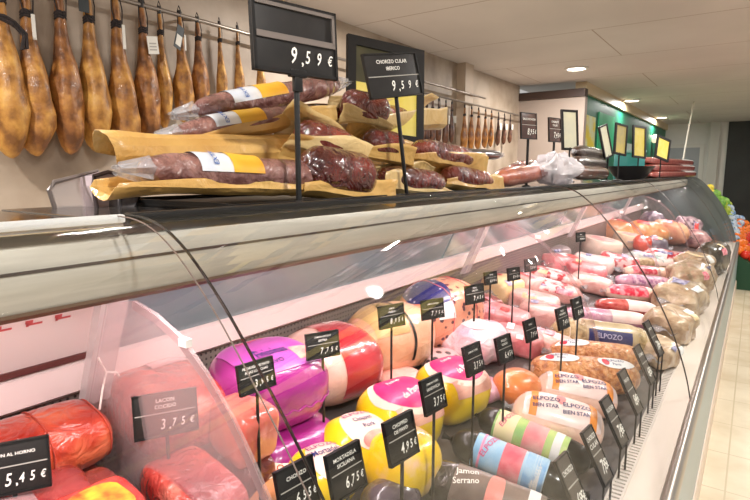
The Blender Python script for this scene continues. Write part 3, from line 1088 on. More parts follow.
def bun(label, u, v, L, w, h, yaw, seed, lift=0.0, body=YELLOW, lab=True):
    c = ondeck(u, v, h / 2 + lift)
    S = surf(L, w, h, p=4.5, e=2.6, lump=0.02, seed=seed, sag=0.08)
    t = product('yellow_meat_bun', label, 'packed ham', (c.x, c.y, c.z - h / 2), math.radians(yaw), S, body)
    if lab:
        side = patch(S, 0.14, 0.86, 0.5, 1.25, 0.0018).build('pink_picture', M('ham_slice_picture', (250, 196, 176), (244, 160, 140), scale=9, rough=.4), t)
        lb = patch(S, 0.06, 0.94, -1.0, 0.95, 0.0026, oval=True).build('cream_label', CREAM, t)
        top = patch(S, 0.13, 0.88, -0.75, 0.72, 0.0036, oval=True).build('magenta_oval', MAGENTA, lb)
        mb = MB()
        put_text(mb, 'Pechuga', wrap_fn(S, 0.47, -0.28, 0.0048), 0.017, rot=0.2, shear=.3)
        put_text(mb, 'de Pavo', wrap_fn(S, 0.50, 0.14, 0.0048), 0.018, rot=0.2, shear=.3)
        mb.build('white_lettering', WHITE_PRINT, lb, smooth=False)
    return t


bun('yellow meat bun with a magenta oval label, nearer of the two', 395, 413, 0.235, 0.205, 0.185, 78, 1)
bun('yellow meat bun with a magenta oval label, farther of the two', 448, 386, 0.235, 0.205, 0.175, 78, 4)
bun('plain yellow and pink marbled meat block at the front of the yellow group', 398, 459, 0.18, 0.16, 0.165, 80, 6, body=MARBLE, lab=False)

# --- purple wrapped hams
PURPLE = M('purple_wrap', (150, 20, 118), (174, 40, 140), scale=5, rough=0.28, coat=0.8, bump=0.15, bscale=12)
LILACL = M('light_purple_label', (196, 92, 180), (180, 66, 164), scale=6, rough=.35, coat=.3)


def purple_ham(label, c, L, w, h, yaw, seed, lab=True):
    if not lab:
        top = c.z + h / 2
        h = top - deck_z(c.x) - .002
        c = Vector((c.x, c.y, top - h / 2))
    S = surf(L, w, h, p=4.0, e=2.7, lump=0.02, seed=seed, sag=0.10)
    t = product('purple_wrapped_ham', label, 'packed ham', (c.x, c.y, c.z - h / 2), math.radians(yaw), S, PURPLE)
    if lab:
        lb = patch(S, 0.12, 0.90, -0.75, 0.62, 0.002).build('light_label', LILACL, t)
        mb = MB()
        put_text(mb, 'Campofrio', wrap_fn(S, 0.42, -0.42, 0.004), 0.018, rot=.05)
        mb.build('red_lettering', RED_TXT, lb, smooth=False)
        mb = MB()
        put_text(mb, 'Finissimas', wrap_fn(S, 0.45, 0.05, 0.004), 0.016)
        put_text(mb, 'PAVO', wrap_fn(S, 0.40, 0.32, 0.004), 0.014)
        mb.build('navy_lettering', NAVY, lb, smooth=False)
        patch(S, 0.62, 0.84, 0.05, 0.45, 0.0032, nu=6, nv=6).build('pink_picture', PINKPAW, lb)
    # folded seam along the front side
    mb = MB()
    mb.tube([S(0.1 + 0.8 * k / 24, 1.62 + 0.03 * math.sin(k * 1.7), 0.001) for k in range(25)], 0.0022, 6)
    mb.build('wrap_seam', PURPLE, t)
    return t


purple_ham('big purple-wrapped ham resting on top of another purple one', onx(264, 378, -0.985), 0.295, 0.25, 0.19, 82, 2)
purple_ham('purple-wrapped ham half hidden underneath the big one', onx(286, 436, -0.915), 0.27, 0.20, 0.095, 82, 5, lab=False)
cup_m = M('black_tub', (28, 24, 26), rough=.35)

# --- round hams at the back row
HAMPINK = M('cooked_ham_pink', (244, 186, 170), (250, 212, 196), scale=8, rough=0.35, coat=0.7, bump=0.15, bscale=14)
REDWRAP = M('dark_red_wrap', (176, 28, 44), (206, 60, 68), scale=5, rough=0.28, coat=0.9, bump=.15)
TANHAM = M('tan_ham', (232, 166, 128), (244, 196, 160), scale=9, rough=0.35, coat=0.6, bump=0.2, bscale=16)


STICKERS = [WHITE_PAPER, M('pink_sticker', (232, 110, 130), (250, 200, 206), scale=40, rough=.4), M('red_sticker', (198, 34, 44), (240, 120, 110), scale=50, rough=.4),
            M('navy_sticker', (60, 62, 120), (200, 200, 224), scale=60, rough=.4), M('cream_sticker', (246, 230, 190), (226, 190, 140), scale=30, rough=.4)]


def ham(label, u, v, L, w, h, yaw, seed, mat, lift=0.0, p=2.8, e=2.2, taper=0.0, name='cooked_ham', x=None, lump=None):
    if lump is None:
        lump = 0.04 if 'ham' in name and 'film' not in name else 0.13
    c = ondeck(u, v, h / 2 + lift) if x is None else onx(u, v, x)
    if c.y > 7.4:      # heaped against the far end: one tall piece resting on the deck
        c = ony(u, v, 7.45 - ((u * 3 + v) % 5) * .18)
        L, w = L * .7, w * .85
        top = c.z + h / 2
        h = top - deck_z(c.x)
        c.z = top - h / 2
    S = surf(L, w, h, p=p, e=e, lump=lump, seed=seed, sag=0.10, freq=6 if lump < .1 else 13, taper=taper)
    t = product(name, label, 'packed ham', (c.x, c.y, c.z - h / 2), math.radians(yaw), S, mat)
    if name in ('film_wrapped_meat', 'printed_meat_pack', 'far_packed_meat', 'bagged_meat'):
        g = random.Random(int(u * 31 + v * 17))
        for k in range(2):
            t0, a0 = g.uniform(.12, .6), g.uniform(-.9, .9)
            m_ = g.choice(STICKERS)
            o = patch(S, t0, t0 + g.uniform(.12, .28), a0, a0 + g.uniform(.35, .8), .003 + .001 * k, nu=6, nv=6).build('sticker', m_, t)
        for q in (0, 1):
            m2 = MB()
            sg = -1 if q == 0 else 1
            m2.grid(lambda i, j: Vector((sg * (L * .46 + i * .05), (j - .5) * w * .7 * (1 - .35 * i), h * .45 + .012 * math.sin(j * 9 + i * 4 + u))), 4, 12)
            m2.build('film_flap', FILM, t, solid=.001)
    return t, S


t, S = ham('round pale ham with a dark red wrapper around its middle', 326, 357, 0.34, 0.29, 0.235, 80, 3, HAMPINK)
lb = patch(S, 0.33, 0.93, -1.75, 1.95, 0.002, nu=14, nv=30).build('red_wrapper', REDWRAP, t)
mb = MB()
put_text(mb, 'Jamon Cocido', wrap_fn(S, 0.58, -0.62, 0.004), 0.017)
put_text(mb, 'Extra', wrap_fn(S, 0.58, -0.33, 0.004), 0.020)
mb.build('white_lettering', WHITE_PRINT, lb, smooth=False)

t, S = ham('tan ham with a thin black band and greenish label', 385, 332, 0.36, 0.27, 0.25, 78, 8, TANHAM)
lb = patch(S, 0.10, 0.44, -0.7, 1.0, 0.002).build('straw_label', M('straw_label', (214, 178, 118), (196, 160, 104), scale=10, rough=.4), t)
patch(S, 0.47, 0.505, -1.7, 1.8, 0.0026, nu=3, nv=30).build('black_band', BLACK, t)
mb = MB()
put_text(mb, 'DUROC', wrap_fn(S, 0.29, 0.1, 0.004), 0.026, rot=1.2)
mb.build('green_lettering', M('olive_lettering', (96, 92, 40), rough=.5), lb, smooth=False)

DOTS = M('spotted_film', (92, 48, 62), (244, 160, 128), scale=34, lo=.24, hi=.33, kind='voronoi', rough=0.3, coat=.8)
t, S = ham('round ham in orange spotted film with a navy starry patch on top', 436, 309, 0.42, 0.30, 0.29, 78, 5, DOTS)
STARRY = M('navy_starry', (206, 206, 226), (48, 46, 112), scale=40, lo=.16, hi=.26, kind='voronoi', rough=.35, coat=.6)
patch(S, 0.04, 0.40, -1.1, 0.8, 0.002, oval=True).build('navy_patch', STARRY, t)
patch(S, 0.66, 0.92, -0.8, -0.1, 0.002, oval=True).build('blue_patch', M('periwinkle_patch', (120, 128, 200), rough=.4), t)
patch(S, 0.14, 0.30, 0.75, 1.25, 0.0035, nu=6, nv=6).build('white_sticker', WHITE_PAPER, t)
mb = MB()
for k, q in enumerate((0.3, 0.62)):
    m_ = MB()
    m_.tube([S(q + 0.02 * math.sin(j), 2 * PI * j / 22, 0.003) for j in range(23)], 0.0018, 5)
    m_.build('pink_string', M('pink_string', (232, 120, 130), rough=.6), t)

t, S = ham('white and pink film bundle behind the yellow buns', 474, 338, 0.30, 0.21, 0.17, 70, 9,
           M('white_pink_film', (250, 226, 230), (244, 170, 190), scale=9, rough=0.3, coat=.8, bump=.5, bscale=22), name='film_wrapped_ham')
patch(S, 0.2, 0.62, -0.8, 0.5, 0.002, oval=True).build('white_label', WHITE_PAPER, t)

GREYFILM = M('grey_dotted_film', (70, 60, 66), (206, 176, 176), scale=30, lo=.28, hi=.42, kind='voronoi', rough=.3, coat=.8)
t, S = ham('low grey dotted film pack beneath the spotted ham', 440, 360, 0.16, 0.15, 0.08, 80, 11, GREYFILM, name='film_wrapped_ham')
t, S = ham('flat raw pink pack between the tan ham and the magenta bun', 400, 377, 0.17, 0.12, 0.06, 80, 14,
           M('raw_pink', (240, 164, 150), (250, 200, 190), scale=16, rough=.3, coat=.8, bump=.3), name='film_wrapped_ham')

# orange glazed ham and small ones in the middle
GLAZE = M('orange_glaze', (214, 110, 48), (238, 156, 84), scale=10, rough=.3, coat=.9, bump=.3)
ham('orange glazed ham behind the black price signs in the middle', 514, 384, 0.18, 0.15, 0.115, 75, 3, GLAZE, name='glazed_ham')
t, S = ham('small pink and purple printed pack beside the orange glazed ham', 484, 388, 0.16, 0.12, 0.07, 75, 6, LILAC, name='film_wrapped_ham')

# middle rows: pink sliced packs
MIDPINK = M('mid_pink', (244, 170, 168), (232, 120, 128), scale=14, rough=.3, coat=.9, bump=.35, bscale=22)
MIDPALE = M('mid_pale', (248, 206, 196), (236, 166, 156), scale=12, rough=.3, coat=.9, bump=.3, bscale=20)
CHERRY = M('cherry_print', (196, 36, 48), (250, 214, 210), scale=22, lo=.46, hi=.56, rough=.35, coat=.7)
MID = [
    ('pink film pack in front of the dark sign pair in the middle', 548, 343, 0.20, 0.14, 0.10, 10, MIDPALE),
    ('rosy film pack behind the grey-looking sign', 515, 338, 0.22, 0.15, 0.11, 15, MIDPINK),
    ('bright pink crumpled pack right of the white bundle', 503, 318, 0.24, 0.16, 0.12, 10, MIDPINK),
    ('pale pink pack behind the pink crumpled one', 540, 314, 0.24, 0.15, 0.12, 12, MIDPALE),
    ('dark red cured ham next to the spotted ham', 480, 306, 0.18, 0.15, 0.13, 70, M('cured_dark_red', (120, 40, 38), (186, 84, 70), scale=10, rough=.35, coat=.7)),
    ('pale yellow-rinded cheese wedge pack at the back row', 500, 287, 0.24, 0.18, 0.14, 75, M('cheese_rind', (240, 206, 138), (246, 222, 170), scale=8, rough=.4, coat=.4)),
    ('white-topped pale cheese block at the back row', 525, 283, 0.2, 0.16, 0.12, 75, MIDPALE),
    ('pink packed pork piece below the red-striped packs', 532, 301, 0.26, 0.16, 0.11, 8, MIDPALE),
]
for lab, u, v, L, w, h, yaw, m in MID:
    ham(lab, u, v, L, w, h, yaw, len(lab), m, name='film_wrapped_meat', p=9, e=3.8, lump=.09)
# red-striped packs
RS = []
for lab, u, v in (('nearer red and white printed pack of the crossing pair', 551, 289), ('farther red and white printed pack of the crossing pair', 553, 277)):
    t, S = ham(lab, u, v, 0.34, 0.17, 0.10, 6, u, MIDPALE, name='printed_meat_pack', p=6, e=3.2)
    lb = patch(S, 0.06, 0.74, -1.2, 1.5, 0.002).build('cherry_label', CHERRY, t)
    patch(S, 0.3, 0.6, -0.6, 0.0, 0.0034, nu=6, nv=6).build('white_panel', WHITE_PAPER, lb)
FARLAB = [
    ('pale pink pack with folded film, behind the red printed pair', 590, 283, .26, .16, .11, 8, MIDPALE),
    ('rosy pack with folded film, second behind the red printed pair', 585, 270, .28, .17, .12, 8, MIDPINK),
    ('white and rose pack in front of the white wheel', 592, 262, .30, .18, .12, 8, WPINK),
    ('pink pack lying left of the white and rose one', 560, 262, .30, .18, .12, 60, MIDPINK),
    ('grey vacuum pack at the back row by the end of the rear shelf', 550, 252, .34, .2, .13, 75, M('grey_vacuum', (150, 134, 134), (196, 176, 174), scale=8, rough=.35, coat=.7)),
    ('rosy vacuum pack with white label near the seam of the glass', 618, 262, .30, .2, .13, 8, CHERRY),
]
for lab, u, v, L, w, h, yaw, m in FARLAB:
    ham(lab, u, v, L, w, h, yaw, u * 1.3, m, name='film_wrapped_meat', p=9, e=3.8, lump=.09)

# far section: wheels, orange hams, dark bags and beige bags
CHEESE = M('white_wheel', (244, 224, 206), (236, 208, 186), scale=6, rough=.4, coat=.4)
for lab, u, v, rr_, hh, m in (('white cheese wheel standing at the far part of the case', 600, 246, .17, .13, CHEESE),
                              ('small pale cheese wheel behind the white one', 628, 240, .15, .12, M('pale_wheel', (232, 206, 176), (220, 186, 150), scale=6, rough=.4))):
    c = ondeck(u, v, hh / 2)
    t = thing('cheese_wheel', lab, 'cheese', (c.x, c.y, c.z - hh / 2), deck_rot(0))
    mb = MB()
    n = 36
    prof = [(0.001, 0), (rr_ * .93, 0), (rr_, hh * .12), (rr_ * 1.02, hh * .5), (rr_, hh * .88), (rr_ * .93, hh), (0.001, hh)]
    mb.rings([[Vector((r * math.cos(2 * PI * k / n), r * math.sin(2 * PI * k / n), z)) for k in range(n)] for r, z in prof])
    mb.build('rind', m, t)
    mb = MB()
    mb.rings([[Vector((r * math.cos(2 * PI * k / n), r * math.sin(2 * PI * k / n), z)) for k in range(n)] for r, z in ((rr_ * .6, hh), (rr_ * .6, hh + .002), (.001, hh + .002))])
    mb.build('round_label', M('rose_label', (226, 120, 120), (244, 200, 190), scale=20, rough=.4), t)
ORH = M('amber_ham', (222, 140, 84), (238, 186, 136), scale=8, rough=.35, coat=.6)
for lab, u, v, L, w, h, yaw, m in (
        ('amber cured ham far back under the canopy', 610, 228, .42, .26, .22, 10, ORH),
        ('second amber ham farther back before the dark bags', 645, 232, .42, .28, .24, 15, ORH),
        ('peach wrapped ham pile top, right of the amber hams', 666, 231, .4, .3, .26, 20, M('peach_ham', (240, 190, 150), (214, 140, 110), scale=9, rough=.35, coat=.6)),
        ('round red cheese ball beside the amber hams', 641, 243, .17, .17, .16, 0, M('red_wax', (214, 66, 44), (228, 90, 60), scale=6, rough=.3, coat=.6)),
        ('grey-skinned round piece right of the red ball', 655, 244, .2, .2, .17, 0, M('slate_skin', (104, 100, 112), (150, 140, 150), scale=8, rough=.4, coat=.5)),
        ('navy and grey bag pile near the canopy end', 650, 219, .4, .3, .2, 20, M('navy_bag', (58, 52, 70), (120, 108, 122), scale=14, rough=.35, coat=.7, bump=.5)),
        ('purple and white mottled pack at the far end', 684, 226, .42, .34, .26, 25, M('mottled_purple', (96, 62, 80), (206, 176, 180), scale=22, rough=.35, coat=.7, bump=.4)),
        ('pale rose mottled pack at the far end below the purple one', 694, 238, .30, .22, .20, 25, M('mottled_rose', (206, 160, 156), (150, 104, 108), scale=16, rough=.35, coat=.7, bump=.4)),
        ('dark olive bag leaning on the front glass at the far end', 709, 256, .5, .24, .28, 82, M('dark_olive_bag', (50, 46, 38), (96, 84, 66), scale=14, rough=.35, coat=.7, bump=.4)),
        ('rosy packet in front of the grey-skinned piece', 668, 258, .4, .2, .14, 10, CHERRY),
        ('teal and white packet between the glass seam and red ball', 645, 259, .3, .18, .12, 10, M('teal_white_pack', (120, 160, 156), (226, 220, 214), scale=18, rough=.4, coat=.6)),
):
    ham(lab, u, v, L, w, h, yaw, u, m, name='far_packed_meat', p=3.4, e=2.4)
BEIGE_BAG = M('beige_bag', (210, 188, 158), (160, 128, 96), scale=14, rough=.35, coat=.7, bump=.5, bscale=12)
for lab, u, v, L, w, h, yaw in (
        ('big beige bagged meat against the front glass, nearest of four', 668, 322, .28, .22, .16, 80),
        ('big beige bagged meat against the front glass, second of four', 678, 296, .40, .25, .20, 80),
        ('big beige bagged meat against the front glass, third of four', 688, 276, .46, .26, .21, 80),
        ('big beige bagged meat against the front glass, farthest of four', 691, 265, .38, .24, .20, 80),
        ('small golden bag by the leaning labels', 656, 350, .20, .16, .11, 80)):
    ham(lab, u, v, L, w, h, yaw, u, BEIGE_BAG, name='bagged_meat', p=7, e=3.0, lump=.22)

# --- near left: roast loaves and vacuum blocks behind the divider
ROAST = M('roast_loaf', (158, 36, 22), (216, 108, 70), scale=11, rough=0.28, coat=1.0, bump=0.45, bscale=24, c3=(188, 62, 36))
VAC = M('vacuum_red', (168, 44, 40), (226, 130, 112), scale=13, rough=0.26, coat=1.0, bump=0.55, bscale=26, c3=(198, 74, 64))
VACDEEP = M('vacuum_deep_red', (156, 24, 40), (206, 84, 84), scale=10, rough=0.26, coat=1.0, bump=0.5, bscale=24)
STRING = M('white_string', (240, 236, 226), rough=.8)


def slab(label, P, L, w, h, yaw, seed, mat, e=4.0, p=8, name='vacuum_packed_meat', lump=0.05):
    S = surf(L, w, h, p=p, e=e, lump=lump, seed=seed, sag=0.06, freq=7)
    t = product(name, label, 'packed meat', (P.x, P.y, P.z - h / 2), math.radians(yaw), S, mat, nt=34, nth=36)
    gap = P.z - h / 2 - deck_z(P.x)
    if gap > 0.02:          # the pack it is stacked on, its dark colour painted as shade under the stack
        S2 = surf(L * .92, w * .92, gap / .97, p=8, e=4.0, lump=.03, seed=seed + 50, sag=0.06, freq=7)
        product('vacuum_packed_meat', 'dark red pack in painted shade lying underneath the ' + ' '.join(label.split()[:5]), 'packed meat', (P.x, P.y, deck_z(P.x) + .002), math.radians(yaw), S2,
                M('painted_shade_under', (96, 30, 28), (146, 60, 52), scale=10, rough=.28, coat=1, bump=.5, bscale=22))
    return t, S


P = onx(14, 450, -1.08)
t, S = slab('orange-red roast pork loaf tied with white string', P, 0.32, 0.15, 0.115, 88, 3, ROAST, e=2.6, p=9, name='roast_pork_loaf')
mb = MB()
a = S(0.98, 0.0, 0.002)
mb.tube([a, a + Vector((.015, .02, .03)), a + Vector((.03, .035, .06)), a + Vector((.02, .05, .09))], 0.0022, 6)
mb.tube([a + Vector((.03, .035, .06)), a + Vector((.05, .03, .055)), a + Vector((.055, .03, .045))], 0.0022, 6)
mb.build('string_tie', STRING, t)
for q in (0.93, 0.6, 0.3):
    m_ = MB()
    m_.tube([S(q, 2 * PI * j / 24, 0.0015) for j in range(25)], 0.0014, 5)
    m_.build('string_loop', M('red_string', (176, 66, 50), rough=.8), t)
P = onx(166, 402, -1.09)
t, S = slab('large red vacuum-packed roast block behind the divider', P, 0.22, 0.25, 0.14, 86, 5, VAC)
patch(S, 0.45, 0.9, -0.9, -0.2, 0.002, nu=8, nv=8).build('clear_label', M('rosy_film_label', (236, 150, 150), (246, 190, 184), scale=14, rough=.25, coat=1), t)
P = onx(240, 424, -0.90)
slab('pale red boxy vacuum block standing by the divider edge', P, 0.11, 0.13, 0.12, 86, 9, M('vacuum_salmon', (214, 96, 82), (232, 144, 126), scale=7, rough=.26, coat=1, bump=.3), e=6, p=12)
P = onx(190, 494, -0.87)
t, S = slab('crumpled vacuum pack with a dark red label at the bottom edge', P, 0.14, 0.22, 0.12, 86, 12, VAC)
lb = patch(S, 0.18, 0.86, 0.0, 1.25, 0.003).build('red_label', VACDEEP, t)
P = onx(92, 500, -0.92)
slab('vacuum block in painted shade filling the dark gap under the hazy price sign', P, 0.11, 0.13, 0.06, 86, 15, M('painted_shade_cut', (92, 26, 24), (140, 54, 46), scale=10, rough=.28, coat=1, bump=.5, bscale=22))  # shade put into the colour: dark brown-red stands for the shadowed gap between packs
P = onx(34, 516, -0.95)
t, S = slab('dark plastic pack with an orange-yellow printed label at the bottom corner', P, 0.2, 0.16, 0.085, 86, 18, M('dark_red_pack', (110, 30, 34), (176, 70, 66), scale=10, rough=.25, coat=1, bump=.5))
patch(S, 0.1, 0.5, -0.6, 0.5, 0.002).build('clear_wrinkled_film', FILM, t)
P = onx(92, 517, -0.86)
t, S = slab('red pack with a yellow and green printed front at the bottom edge', P, 0.15, 0.12, 0.07, 86, 21, M('red_pack', (206, 40, 40), (226, 80, 70), scale=10, rough=.25, coat=1, bump=.4))
lb = patch(S, 0.2, 0.85, -0.4, 0.8, 0.002, oval=True).build('printed_oval', M('orange_yellow_print', (250, 190, 60), (230, 70, 40), scale=30, rough=.4), t)
P, yaw, L = log_at(238, 470, 292, 500, 0.05, 0.0)
c = ondeck(266, 478, 0.05)
S = surf(0.20, 0.11, 0.10, p=5, lump=0.03, seed=4)
t = product('orange_packed_log', 'orange packed log with a white-red label half behind the divider', 'packed meat log', (c.x, c.y, c.z - 0.05), math.radians(70), S,
            M('orange_film', (238, 150, 96), (246, 190, 150), scale=10, rough=.3, coat=.8))
lb = patch(S, 0.2, 0.75, -0.8, 0.7, 0.002).build('pale_label', CREAM, t)
mb = MB()
put_text(mb, 'PAVO', wrap_fn(S, 0.48, -0.15, 0.004), 0.022)
put_text(mb, 'FINO', wrap_fn(S, 0.48, 0.42, 0.004), 0.018)
mb.build('red_lettering', M('orange_red_lettering', (222, 84, 30), rough=.5), lb, smooth=False)
c = ondeck(388, 497, 0.045)
S = surf(0.15, 0.12, 0.10, p=3, lump=0.02, seed=14)
product('dark_round_pack', 'dark shiny round pack below the wide price sign', 'packed meat', (c.x, c.y, c.z - 0.05), math.radians(80), S,
        M('dark_violet_film', (48, 40, 52), (90, 76, 88), scale=8, rough=.22, coat=1, bump=.2))
c = ondeck(284, 447, 0.04)
S = surf(0.12, 0.12, 0.09, p=3, lump=0.02, seed=24)
product('dark_round_pack', 'black rounded pack in the gap below the purple hams', 'packed meat', (c.x, c.y, c.z - 0.045), math.radians(80), S, cup_m)

# =====================================================================================================
#                       WRAPPED SAUSAGES IN THE TRAY ON TOP OF THE CASE
# =====================================================================================================
tr = thing('serving_tray', 'long shallow black tray holding the paper-wrapped sausages', 'tray', (-0.89, 1.14, SHELF_Z))
MB().box((-0.17, -0.54, 0), (0.17, 0.54, 0.006)).build('tray_base', BLACK, tr, bevel=.002)
mb = MB()
for lo, hi in (((-.17, -.54, .006), (-.164, .54, .014)), ((.164, -.54, .006), (.17, .54, .012)), ((-.164, -.54, .006), (.164, -.534, .014)), ((-.164, .534, .006), (.164, .54, .014))):
    mb.box(lo, hi)
mb.build('tray_rim', BLACK, tr, smooth=False)

PAPER = M('yellow_butcher_paper', (200, 152, 78), (222, 180, 104), scale=7, rough=0.5, bump=0.35, bscale=16, coat=0.55, coat_rough=0.15)
PAPER2 = M('cream_butcher_paper', (216, 180, 112), (232, 204, 146), scale=7, rough=0.5, bump=0.35, bscale=16, coat=0.55, coat_rough=0.15)
SAUS = M('purple_brown_sausage', (110, 70, 66), (156, 112, 102), scale=34, rough=0.25, coat=1.0, bump=0.6, bscale=22, c3=(132, 90, 84))
CURED = M('dark_red_cured_meat', (58, 12, 10), (122, 44, 34), scale=14, rough=0.22, coat=1.0, bump=0.8, bscale=22, c3=(86, 24, 18))
CURED2 = M('brown_red_cured_meat', (88, 32, 24), (148, 68, 50), scale=16, rough=0.22, coat=1.0, bump=0.8, bscale=22, c3=(112, 44, 34))


def cured(label, A, B, r, mat, paper=PAPER, arc=(-1.5, 1.5), ext=(0.03, 0.03), flap=(0.06, 0.06), opening=(0.5, 0.5), peak=(0.5, 0.5), seed=0, group=None, wid=1.15, lab=False, roll=0.0, film=False,
          tip0=0.0, tip1=0.0, p=5):
    """meat from A to B (world) with a butcher-paper trough wrapped below it. arc measured from straight down"""
    A, B = Vector(A), Vector(B)
    d = B - A
    L = d.length
    c = (A + B) / 2
    yaw = math.atan2(d.y, d.x)
    pit = -math.asin(max(-1, min(1, d.z / L)))
    rotm = Matrix.Rotation(yaw, 3, 'Z') @ Matrix.Rotation(pit, 3, 'Y') @ Matrix.Rotation(roll, 3, 'X')
    t = thing('wrapped_sausage', label, 'cured sausage', c - Vector((0, 0, r * .0)), rotm.to_euler(), group)
    S0 = surf(L, 2 * r * wid, 2 * r, p=p, lump=0.07, seed=seed, sag=0.0, freq=10)

    def S(q, th, off=0.0):
        v_ = S0(q, th, off)
        v_.z -= r
        return v_
    S.L, S.w, S.h = S0.L, S0.w, S0.h
    body_mesh(S, 30, 28).build('meat', mat, t)
    if lab:
        lb = patch(S, 0.20, 0.52, -0.9, 1.5, 0.002).build('white_label', M('white_blue_label', (240, 238, 236), (214, 222, 234), scale=18, rough=.3, coat=.8), t)
        patch(S, 0.36, 0.53, -0.5, 1.5, 0.0032).build('yellow_band', M('yellow_band', (240, 190, 60), (226, 160, 40), scale=10, rough=.4), lb)
        m_ = MB()
        put_text(m_, 'EXTRA', wrap_fn(S, 0.28, 0.6, 0.0044), 0.010, rot=1.5)
        m_.build('label_lettering', M('blue_lettering', (70, 110, 180), rough=.5), lb, smooth=False)
    if paper:
        x0, x1 = -L / 2 - ext[0], L / 2 + ext[1]
        m_ = MB()
        rr = r * 1.07 + 0.003
        hl, hr = arc                       # angles (from straight down) where the sheet stops hugging the meat
        f_l, f_r = flap
        o_l, o_r = opening
        k_l, k_r = peak

        def pf(a, b):
            # b: 0..1 across the sheet; straight flaps leave the hugging arc on both sides
            def tri(pk):
                return max(0.0, 1 - abs(a - pk) / max(pk, 1 - pk))
            fl_, fr_ = f_l * (0.25 + 0.75 * tri(k_l)), f_r * (0.25 + 0.75 * tri(k_r))
            if b < 0.3:
                q = (0.3 - b) / 0.3
                ang, out, op = hl, fl_ * q, -o_l
            elif b > 0.7:
                q = (b - 0.7) / 0.3
                ang, out, op = hr, fr_ * q, o_r
            else:
                q = 0
                ang, out, op = hl + (hr - hl) * (b - 0.3) / 0.4, 0.0, 0.0
            sgn = -1 if b < 0.5 else 1
            s = abs(2 * b - 1)
            e0, e1 = tip0 * (1 - s), tip1 * (1 - s)
            x = x0 - e0 + (x1 + e1 - x0 + e0) * a
            nz = 1.3 * noise.noise(Vector((x * 11 + seed * 3.1, b * 5, seed)))
            en = max(0.0, (abs(2 * a - 1) - 0.6) / 0.4)
            rad = rr * (1 + 0.10 * nz) + 0.006 * en
            y, z = -math.sin(ang) * rad * wid, -math.cos(ang) * rad
            if out:
                # tangent of the arc, opened outwards
                ta = ang + op
                ty, tz = -math.cos(ta) * sgn, math.sin(ta) * sgn
                y += ty * out
                z += tz * out * (1 + 0.3 * nz)
            return Vector((x + 0.006 * nz, y, z))
        m_.grid(pf, 13, 20)
        m_.build('butcher_paper', paper, t, solid=0.0012, angle=14)
    if film:
        for en in (0, 1):
            m_ = MB()
            sx = (L / 2) * (1 if en else -1)
            sg = 1 if en else -1
            m_.grid(lambda a, b: Vector((sx + sg * (-0.012 + a * 0.05), (r * (0.75 - .5 * a) + 0.006 * math.sin(b * 31)) * math.cos(2 * PI * b) * (1 if a < .99 else 1.5),
                                         (r * (0.75 - .5 * a) + 0.006 * math.sin(b * 25)) * math.sin(2 * PI * b) * .8)), 6, 22)
            m_.build('film_end', FILM, t, solid=0.0008)
    return t


def px(u, v, x):
    return onx(u, v, x)


cured('front purple-brown sausage with white and yellow label lying in yellow paper', px(140, 170, -0.83), px(322, 178, -0.81), 0.036, SAUS, PAPER,
      arc=(-0.9, 0.9), ext=(0.055, 0.0), flap=(0.05, 0.03), opening=(0.9, 0.85), peak=(0.5, 0.9), seed=1, lab=True, film=True, tip0=0.01)
cured('long sausage covered by a pointed flap of yellow paper, above the front one', px(150, 153, -0.93), px(300, 150, -0.91), 0.030, CURED2, PAPER,
      arc=(1.0, 4.6), ext=(0.05, 0.02), flap=(0.05, 0.03), opening=(0.3, 0.2), peak=(0.3, 0.6), seed=2, tip0=0.05)
cured('second sausage from the top with white label and yellow band', px(172, 134, -0.97), px(318, 112, -0.93), 0.027, SAUS, PAPER,
      arc=(-1.0, 0.9), ext=(0.0, 0.03), flap=(0.04, 0.04), opening=(0.8, 0.5), peak=(0.5, 0.9), seed=3, lab=True, film=True)
cured('topmost purple-brown sausage with orange-yellow label', px(188, 112, -1.0), px(340, 84, -0.98), 0.030, SAUS, None, seed=4, lab=True, film=True)
cured('big dark red cured piece lying open in paper right of the thick sign pole', px(300, 166, -0.81), px(372, 180, -0.765), 0.056, CURED, PAPER,
      arc=(-1.9, 0.7), ext=(0.015, 0.04), flap=(0.07, 0.06), opening=(0.4, 0.8), peak=(0.1, 0.95), seed=5, wid=1.0)
cured('upper cured piece rolled in a paper cone at the top of the pile', px(342, 104, -0.92), px(388, 112, -0.85), 0.044, CURED2, PAPER2,
      arc=(-1.8, 0.5), ext=(0.02, 0.005), flap=(0.05, 0.05), opening=(0.3, 0.5), peak=(0.9, 0.1), seed=6, tip1=0.0)
cured('cured piece peeking out between folded papers at the centre of the pile', px(362, 141, -0.86), px(402, 148, -0.80), 0.040, CURED, PAPER,
      arc=(-1.7, 0.6), ext=(0.03, 0.02), flap=(0.07, 0.06), opening=(0.4, 0.5), peak=(0.1, 0.95), seed=7)
cured('purple-red sausage on bright yellow paper behind the leaning sign', px(414, 148, -0.86), px(470, 160, -0.83), 0.038, CURED2, PAPER,
      arc=(-0.9, 0.7), ext=(0.05, 0.04), flap=(0.06, 0.06), opening=(0.6, 0.6), peak=(0.05, 0.9), seed=8, tip1=0.03)
cured('dark cured piece under the leaning sign in half-open paper', px(378, 177, -0.80), px(440, 185, -0.765), 0.038, CURED, PAPER2,
      arc=(-1.8, 0.9), ext=(0.02, 0.02), flap=(0.06, 0.05), opening=(0.2, 0.7), peak=(0.8, 0.2), seed=9)
cured('last cured piece at the end of the tray tied over wide yellow paper', px(444, 175, -0.82), px(490, 183, -0.775), 0.038, CURED2, PAPER,
      arc=(-1.0, 0.9), ext=(0.04, 0.025), flap=(0.07, 0.06), opening=(0.5, 0.8), peak=(0.2, 0.9), seed=10, tip1=0.02)
